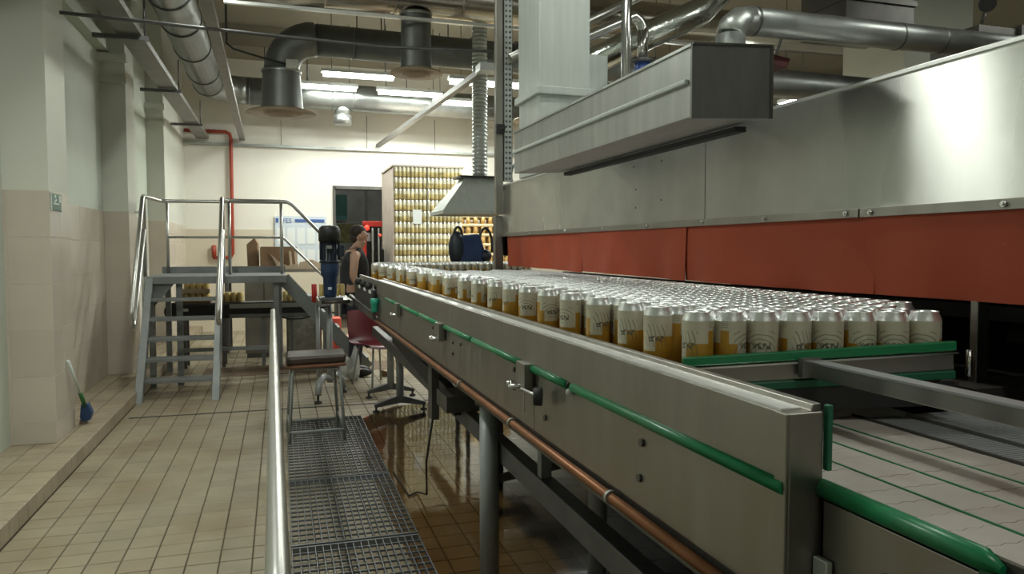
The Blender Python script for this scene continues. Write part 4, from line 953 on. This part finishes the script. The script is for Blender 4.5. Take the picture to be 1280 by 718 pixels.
# two splayed feet holding up the far end
for k, (x, y, l) in enumerate(((1.04,6.82,'nearer splayed foot stand under the far end of the can conveyor'),(1.05,7.50,'farther splayed foot stand under the can conveyor, behind the nearer one'))):
    t = thing('support_stand', l, 'stand', (x,y,0), 'splayed foot stands')
    obj('post', MB().tube([(x,y,0.10),(x,y,0.885)], 0.035, 14), 'leg_grey', t)
    for s in (-1, 1):
        obj('foot_arm', MB().prism([(x,y-0.03,0.15),(x,y-0.03,0.08),(x+s*0.235,y-0.03,0.045),(x+s*0.235,y-0.03,0.075)], (0,0,0), (0,0.06,0)), 'iron', t)
        obj('levelling_foot', MB().lathe([(0.032,0),(0.032,0.012),(0.01,0.02),(0.01,0.05)], (x+s*0.22,y,0), 10), 'rubber', t)

# ---- green stop guide in front of the cans and the beam fixed to it
G0 = Vector((0.795,1.362,1.273)); G1 = Vector((1.335,1.193,1.308)); GD = (G1-G0).normalized()
t = thing('stop_guide', 'green edged stop bar across the conveyor in front of the cans', 'guide', tuple(G0))
dz = Vector((0,0,1))
obj('top_strip', MB().bar(G0-dz*0.009, G1-dz*0.009, 0.014, 0.020), 'green', t, 0.003)
obj('channel', MB().bar(G0-dz*0.040+Vector((0,0.006,0)), G1-dz*0.040+Vector((0,0.006,0)), 0.014, 0.040), 'panel_steel', t, 0.002)
obj('channel_lip', MB().bar(G0-dz*0.0225+Vector((-0.003,-0.008,0)), G1-dz*0.0225+Vector((-0.003,-0.008,0)), 0.012, 0.004), 'steel_bright', t)
obj('lower_strip', MB().bar(G0-dz*0.069, G1-dz*0.069, 0.014, 0.018), 'green_dark', t, 0.003)
obj('wiper_plate', MB().bar(G0-dz*0.095, G1-dz*0.108, 0.006, 0.05), 'black', t)
obj('end_bolt', MB().tube([G1-dz*0.075+GD*0.03, G1+dz*0.0-dz*0.02+GD*0.03], 0.006, 8), 'steel_bright', t)
t = thing('guide_beam', 'straight steel beam running from the stop bar toward the lower right', 'beam', (1.03,0.6,1.255))
obj('beam_body', MB().box(1.024,1.052,-0.3,1.272,1.238,1.268), 'steel', t, 0.002)
obj('beam_cap', MB().box(1.020,1.056,-0.3,1.275,1.268,1.272), 'slat_grey', t)
obj('end_plate', MB().box(1.014,1.060,1.262,1.276,1.236,1.276), 'steel', t)

# ---- pale transfer belt at lower right
ZB = 1.14
t = thing('transfer_belt', 'pale modular belt with thin green guide lines in the lower right corner', 'conveyor', (1.0,0.7,ZB))
obj('belt_base', MB().box(0.80,1.172,0.1,1.30,ZB-0.05,ZB-0.004), 'belt_dark', t)
lanes = [(0.802,0.884),(0.887,0.976),(0.979,1.079),(1.082,1.170)]
pt = 0.052
for j in range(23):
    y = 0.10+j*pt
    for k, (a, b) in enumerate(lanes):
        m = MB(); n = 6; lo = []; hi = []
        for i in range(n+1):                                            # interlocking fingered edges
            x = a+(b-a)*i/n; z_ = 0.0025 if i % 2 else -0.0025
            lo.append((x, y+0.0005+z_)); hi.append((x, y+pt-0.0005+z_))
        poly = lo+hi[::-1]; dzz = random.uniform(-0.0008,0)
        m.prism([(x,yy,ZB-0.006) for x, yy in poly], (0,0,0), (0,0,0.006+dzz))
        obj('belt_module', m, 'belt', t)
for x in (0.8855, 0.9775, 1.0805): obj('green_line', MB().box(x-0.0017,x+0.0017,0.1,1.28,ZB-0.004,ZB+0.0015), 'green', t)
obj('edge_guide', MB().tube([(0.792,0.635,1.128),(0.792,0.66,1.132),(0.792,0.94,1.132)], 0.0145, 10, True, [0.006,0.0145,0.0145]), 'green', t)
obj('edge_guide', MB().box(0.785,0.80,0.2,0.66,1.112,1.122), 'green_dark', t)
obj('side_panel', MB().box(0.786,0.792,0.1,0.925,0.80,1.116), 'panel_steel', t, 0.001)
obj('corner_plate', MB().box(0.772,0.784,0.90,0.93,0.85,1.03), 'white_metal', t, 0.002)
obj('end_plate', MB().box(0.792,0.801,0.925,0.937,1.160,1.262), 'green_dark', t, 0.002)
obj('edge_strip', MB().box(1.172,1.178,0.1,1.30,ZB-0.02,ZB+0.004), 'steel_dark', t)
obj('panel_screw', MB().disc((0.786,0.80,1.05), 0.006, (-1,0,0), 8, 0.003), 'steel_dark', t)
for x0_, x1_, l in ((1.182,1.275,'near'),(1.305,1.43,'far')):
    t = thing('transfer_grid', ('narrow slotted grey transfer grid right beside the pale belt' if l == 'near' else 'wider slotted grey transfer grid under the steel beam'), 'grid', (x0_,0.7,ZB))
    m = MB()
    for j in range(125):
        y = 0.05+j*0.0098; m.box(x0_,x1_,y,y+0.0058,ZB-0.012,ZB)
    tag(obj('slats', m, 'slat_grey', t), kind='stuff')
    obj('grid_base', MB().box(x0_,x1_,0.05,1.28,ZB-0.03,ZB-0.012), 'black', t)
    obj('edge_bar', MB().box(x0_-0.005,x0_,0.05,1.28,ZB-0.02,ZB+0.001), 'slat_grey', t)

# ---- cans: 300 nearest as things, the rest of the crowd as one object
CH = 0.168
def can_meshes(n, nm):
    prof = [(0.026,0),(0.0315,0.004),(0.033,0.010),(0.033,0.148)]
    me = bpy.data.meshes.new('can_body'); vs = []; fs = []; uv = []
    for (r, z) in prof:
        for k in range(n+1): a = 2*math.pi*k/n; vs.append((r*math.cos(a), r*math.sin(a), z)); uv.append((k/n, z/CH))
    for i in range(len(prof)-1):
        for k in range(n): fs.append((i*(n+1)+k, i*(n+1)+k+1, (i+1)*(n+1)+k+1, (i+1)*(n+1)+k))
    lp = [(0.033,0.148),(0.0315,0.154),(0.0270,0.163),(0.0275,0.1665),(0.0265,0.168),(0.0255,0.1665),(0.0248,0.1615),(0.0005,0.1625)]
    if n < 14: lp = [lp[0],lp[1],lp[2],lp[4],lp[6],lp[7]]
    lv = []; lf = []
    for (r, z) in lp:
        for k in range(n): a = 2*math.pi*k/n; lv.append((r*math.cos(a), r*math.sin(a), z))
    for i in range(len(lp)-1):
        for k in range(n): lf.append((i*n+k, i*n+(k+1)%n, (i+1)*n+(k+1)%n, (i+1)*n+k))
    return vs, fs, uv, lv, lf
vs, fs, uv, lv, lf = can_meshes(20, 'n')
bm_ = bpy.data.meshes.new('drink_can'); bm_.from_pydata(vs, [], fs); ul = bm_.uv_layers.new(name='UVMap')
for p in bm_.polygons:
    p.use_smooth = True
    for li in p.loop_indices: ul.data[li].uv = uv[bm_.loops[li].vertex_index]
bm_.materials.append(MATS['can_label'])
lm = MB(); lm.add(lv, lf, True)
lm.m = 0; lm.box(-0.004,0.004,-0.010,0.014,0.1625,0.1640).box(-0.007,0.007,0.004,0.016,0.1638,0.1648)
lm_ = mesh_of('lid', lm, 'alu')
spots = []
rnd = random.Random(11); last = [0, 0]
def gy(x): return G0.y+(G1.y-G0.y)*(x-G0.x)/(G1.x-G0.x)
PX_ = 0.0582; PY_ = 0.0672
for k in range(8):                                                      # two rows nested against the stop guide
    p = G0+GD*(0.042+0.0690*k); nn = Vector((-GD.y, GD.x, 0)).normalized()
    q = p+nn*0.042; spots.append((q.x, q.y, 40, k))
    if k < 7: q = p+GD*0.0345+nn*0.101; spots.append((q.x, q.y, 41, k))
for i in range(12):
    x = 0.828+i*PX_
    if x > 1.47: break
    yb = (gy(min(x, 1.335)))+0.045+0.135+(0.0336 if i % 2 else 0)
    j = 0
    while True:
        y = yb+j*PY_; j += 1
        if y > (7.40 if i < 3 else 4.30+0.25*rnd.random()): break
        if rnd.random() < 0.015 and j > 3: continue
        if i < 2:                                                       # the crowd is loose along the side rail
            need = y*(0.080 if i == 0 else 0.045)
            if y-last[i] < need: continue
            last[i] = y-rnd.uniform(0, 0.03)
        if x > 1.36 and y < gy(x)+0.30: continue
        spots.append((x+rnd.uniform(-0.0015,0.0015), y+rnd.uniform(-0.0012,0.0012), i, j-1))
for r in range(5):
    for k in range(21):
        x = 1.01+k*PY_+(0.0336 if r % 2 else 0); y = 7.055+r*PX_+(0.02 if r else 0)
        spots.append((x, y, 20+r, k))
spots.sort(key=lambda s: math.hypot(s[0], s[1]))
near = spots[:300]; far = spots[300:]
ordinal = ['first','second','third','fourth','fifth','sixth','seventh','eighth','ninth','tenth','eleventh','twelfth']
nrail = 0
for (x, y, i, j) in near:
    o = bpy.data.objects.new('drink_can', bm_); C.objects.link(o); o.location = (x, y, 1.2); o.rotation_euler = (0,0,rnd.uniform(0,6.283))
    l = bpy.data.objects.new('lid', lm_); C.objects.link(l); l.parent = o
    if i == 40: lab = 'cream and gold can against the green stop bar, %s from the steel side rail' % ordinal[j]
    elif i == 41: lab = 'cream and gold can in second row behind stop bar, %s from the side rail' % ordinal[j]
    elif i == 0 and nrail < 12: lab = 'cream and gold can touching the steel side rail, %s back from the stop bar' % ordinal[nrail]; nrail += 1
    else: lab = 'cream and gold drink can within the dense crowd behind the front row'
    tag(o, lab, 'can', 'cream and gold cans crowded on the conveyor')
vs, fs, uv, lv, lf = can_meshes(10, 'f')
V = []; F_ = []; UVs = []; MI = []
for (x, y, i, j) in far:
    o = len(V); a = rnd.uniform(0,6.283); ca, sa = math.cos(a), math.sin(a)
    for q in vs: V.append((q[0]*ca-q[1]*sa+x, q[0]*sa+q[1]*ca+y, q[2]+1.2))
    for f in fs: F_.append(tuple(k+o for k in f)); MI.append(0)
    UVs += uv; o = len(V)
    for q in lv: V.append((q[0]+x, q[1]+y, q[2]+1.2)); UVs.append((0,0))
    for f in lf: F_.append(tuple(k+o for k in f)); MI.append(1)
me = bpy.data.meshes.new('can_crowd'); me.from_pydata(V, [], F_); ul = me.uv_layers.new(name='UVMap')
for p, mi in zip(me.polygons, MI):
    p.use_smooth = True; p.material_index = mi
    for li in p.loop_indices: ul.data[li].uv = UVs[me.loops[li].vertex_index]
me.materials.append(MATS['can_label']); me.materials.append(MATS['alu'])
o = bpy.data.objects.new('can_crowd', me); C.objects.link(o)
tag(o, 'farther crowd of cream and gold cans filling the rest of the conveyor', 'cans', 'cream and gold cans crowded on the conveyor', 'stuff')

# ================================================================ FLOOR LEVEL, FOREGROUND
t = thing('handrail', 'bright steel tube handrail along the left edge of the grating', 'handrail', (-0.03,3.5,0))
obj('rail_tube', MB().tube([(-0.005,0.55,0.95),(-0.012,1.3,0.95),(-0.05,5.0,0.95),(-0.068,6.9,0.95),(-0.069,7.05,0.925),(-0.07,7.10,0.86),(-0.07,7.10,0.0)], 0.0215, 16), 'steel_tube', t)
for y in (0.62, 3.6): obj('rail_post', MB().tube([(-0.005-0.009*y,y,0.0),(-0.005-0.009*y,y,0.935)], 0.019, 12), 'steel_tube', t)
for y in (0.62, 3.6, 7.10): obj('foot_plate', MB().tube([(-0.005-0.009*y,y,0.0),(-0.005-0.009*y,y,0.008)], 0.05, 14), 'galv', t)

GX0, GX1 = 0.03, 0.662
for k, (y0, y1, l) in enumerate(((4.87,6.60,'far grating panel, under the stool'),(3.77,4.84,'middle grating panel in front of the stool'),(2.62,3.74,'nearest grating panel at the bottom edge beside the handrail'))):
    t = thing('floor_grating', 'steel bar '+l, 'grating', (0.34,(y0+y1)/2,0.0), 'steel grating panels of the walkway')
    nb = 17
    for i in range(nb+1):
        x = GX0+0.004+i*(GX1-GX0-0.008)/nb
        obj('bearing_bar', MB().box(x-0.0022,x+0.0022,y0,y1,0.006,0.028), 'grating_zinc', t)
    n = round((y1-y0)/0.072)
    for j in range(n+1):
        y = y0+0.004+j*(y1-y0-0.008)/n
        obj('cross_bar', MB().box(GX0,GX1,y-0.0028,y+0.0028,0.018,0.0285), 'grating_zinc', t)
    for y in (y0+0.002, y1-0.002): obj('end_bar', MB().box(GX0,GX1,y-0.006,y+0.006,0.004,0.030), 'grating_zinc', t)

t = thing('stool', 'low stool with a worn dark brown seat and light grey tube legs', 'stool', (0.25,5.95,0.036))
zf = 0.030
for (x0_, x1_, y) in ((0.045,0.455,5.78),(0.035,0.435,6.18)):
    p = [(x0_-0.0,y,zf),(x0_+0.03,y+(0.03 if y < 6 else -0.03),0.55),(x0_+0.05,y+(0.04 if y < 6 else -0.04),0.585),(x1_-0.05,y+(0.04 if y < 6 else -0.04),0.585),(x1_-0.03,y+(0.03 if y < 6 else -0.03),0.55),(x1_,y,zf)]
    obj('leg', MB().tube(p, 0.0125, 10), 'leg_grey', t)
    obj('foot_bar', MB().tube([(x0_+0.005,y,0.115),(x1_-0.005,y,0.115)], 0.010, 8), 'leg_grey', t)
for x in (0.05, 0.44): obj('side_bar', MB().tube([(x,5.79,0.17),(x-0.01,6.17,0.17)], 0.010, 8), 'leg_grey', t)
obj('seat', MB().prism([(0.03,5.77,0.595),(0.47,5.77,0.605),(0.46,6.17,0.605),(0.03,6.19,0.595)], (0,0,0), (0,0,0.022)), 'wood', t, 0.006)
obj('seat_pad', MB().prism([(0.025,5.80,0.618),(0.47,5.80,0.628),(0.48,6.17,0.628),(0.025,6.20,0.618)], (0,0,0), (0.005,0.005,0.062)), 'wood_dark', t, 0.018)

t = thing('chair', 'maroon plastic shell chair with thin metal legs under the conveyor', 'chair', (0.97,8.35,0))
CX, CY = 1.00, 8.25
def shell():
    m = MB(); nu, nv = 10, 14; W = 0.25
    prof = [(-0.23,0.425),(-0.22,0.44),(-0.15,0.445),(-0.05,0.44),(0.06,0.435),(0.13,0.445),(0.175,0.48),(0.20,0.53),(0.215,0.60),(0.225,0.67),(0.235,0.73),(0.245,0.775),(0.25,0.80),(0.255,0.815)]
    th = math.radians(28); rx, ry = math.cos(th), math.sin(th)
    for side in (0, 1):
        o = len(m.v)
        for j, (d, z) in enumerate(prof):
            wj = W*(0.96 if j < 2 else 1.0) * (1.0 if j < 10 else (0.99,0.97,0.94,0.88)[min(3, j-10)])
            for i in range(nu+1):
                u = -1+2*i/nu; cv = u*u
                yy = d-(0.05*cv if j > 6 else 0); zz = z+(0.028*cv if j <= 6 else 0)
                x_ = u*wj; y_ = yy+side*(0.012 if j > 6 else 0); zz -= side*(0.012 if j <= 6 else 0)
                m.v.append((CX+x_*rx-y_*ry, CY+x_*ry+y_*rx, zz))
        for j in range(len(prof)-1):
            for i in range(nu):
                a = o+j*(nu+1)+i; m.f.append((a,a+1,a+nu+2,a+nu+1) if side else (a,a+nu+1,a+nu+2,a+1)); m.sm.append(True); m.mi.append(0)
    return m
obj('seat_shell', shell(), 'maroon', t)
th = math.radians(28)
for (a, b) in ((-0.17,-0.17),(0.17,-0.17),(-0.17,0.17),(0.17,0.17)):
    x = CX+a*math.cos(th)-b*math.sin(th); y = CY+a*math.sin(th)+b*math.cos(th)
    obj('leg', MB().tube([(CX+(x-CX)*0.8,CY+(y-CY)*0.8,0.425),(CX+(x-CX)*1.12,CY+(y-CY)*1.12,0.0)], 0.011, 8), 'leg_grey', t)
obj('seat_brace', MB().box(CX-0.12,CX+0.12,CY-0.07,CY+0.07,0.415,0.43), 'iron', t)

t = thing('squeegee', 'blue and green brush with a pale handle leaning on the nearest pilaster', 'brush', (-1.49,6.58,PZ))
obj('handle', MB().tube([(-1.530,6.28,0.66),(-1.50,6.47,0.38)], 0.011, 8), 'sign_white', t)
obj('grip', MB().tube([(-1.50,6.47,0.38),(-1.485,6.54,0.26)], 0.016, 8), 'brush_green', t)
obj('brush_head', MB().prism([(-1.51,6.52,0.28),(-1.46,6.52,0.28),(-1.44,6.55,0.20),(-1.46,6.56,0.14),(-1.52,6.57,0.13),(-1.53,6.56,0.17)], (0,0,0), (0,0.07,0)), 'brush_blue', t, 0.006)
obj('bristles', MB().prism([(-1.53,6.57,0.15),(-1.49,6.57,0.135),(-1.485,6.58,PZ),(-1.54,6.58,PZ)], (0,0,0), (0,0.05,0)), 'bristle', t)
t = thing('exit_sign', 'small green exit sign with white marks on the nearest pilaster', 'sign', (-1.545,6.13,1.77))
EX = -1.543
obj('sign_plate', MB().box(EX,EX+0.006,6.02,6.26,1.775,1.895), 'sign_green', t)
obj('figure', MB().box(EX+0.006,EX+0.008,6.09,6.12,1.865,1.885).prism([(EX+0.006,6.07,1.835),(EX+0.006,6.13,1.860),(EX+0.006,6.15,1.850),(EX+0.006,6.10,1.830)], (0,0,0), (0.002,0,0)), 'sign_white', t)
obj('arrow', MB().box(EX+0.006,EX+0.008,6.06,6.20,1.818,1.828), 'sign_white', t)
obj('door_mark', MB().box(EX+0.006,EX+0.008,6.20,6.245,1.835,1.888), 'sign_white', t)
obj('border', MB().box(EX,EX+0.007,6.015,6.02,1.77,1.90).box(EX,EX+0.007,6.26,6.265,1.77,1.90), 'sign_white', t)
solo('wall_pipe', MB().tube([(-1.50,9.5,PZ),(-1.50,9.5,1.86),(-1.52,9.5,1.90),(-1.55,9.5,1.92),(-1.60,9.5,1.92)], 0.016, 8).tube([(-1.53,9.52,PZ),(-1.53,9.52,1.80)], 0.010, 6), 'sign_white', 'thin pale bent pipe on the side of the second pilaster', 'pipe', (-1.5,9.5,PZ))
solo('red_cap', MB().lathe([(0.0005,0),(0.04,0),(0.045,0.012),(0.02,0.03),(0.0005,0.032)], (1.62,4.75,0.006), 14), 'red_paint', 'small red plastic cap lying on the wet floor under the conveyor', 'cap', (1.62,4.75,0.006))  # the little red cap on the floor
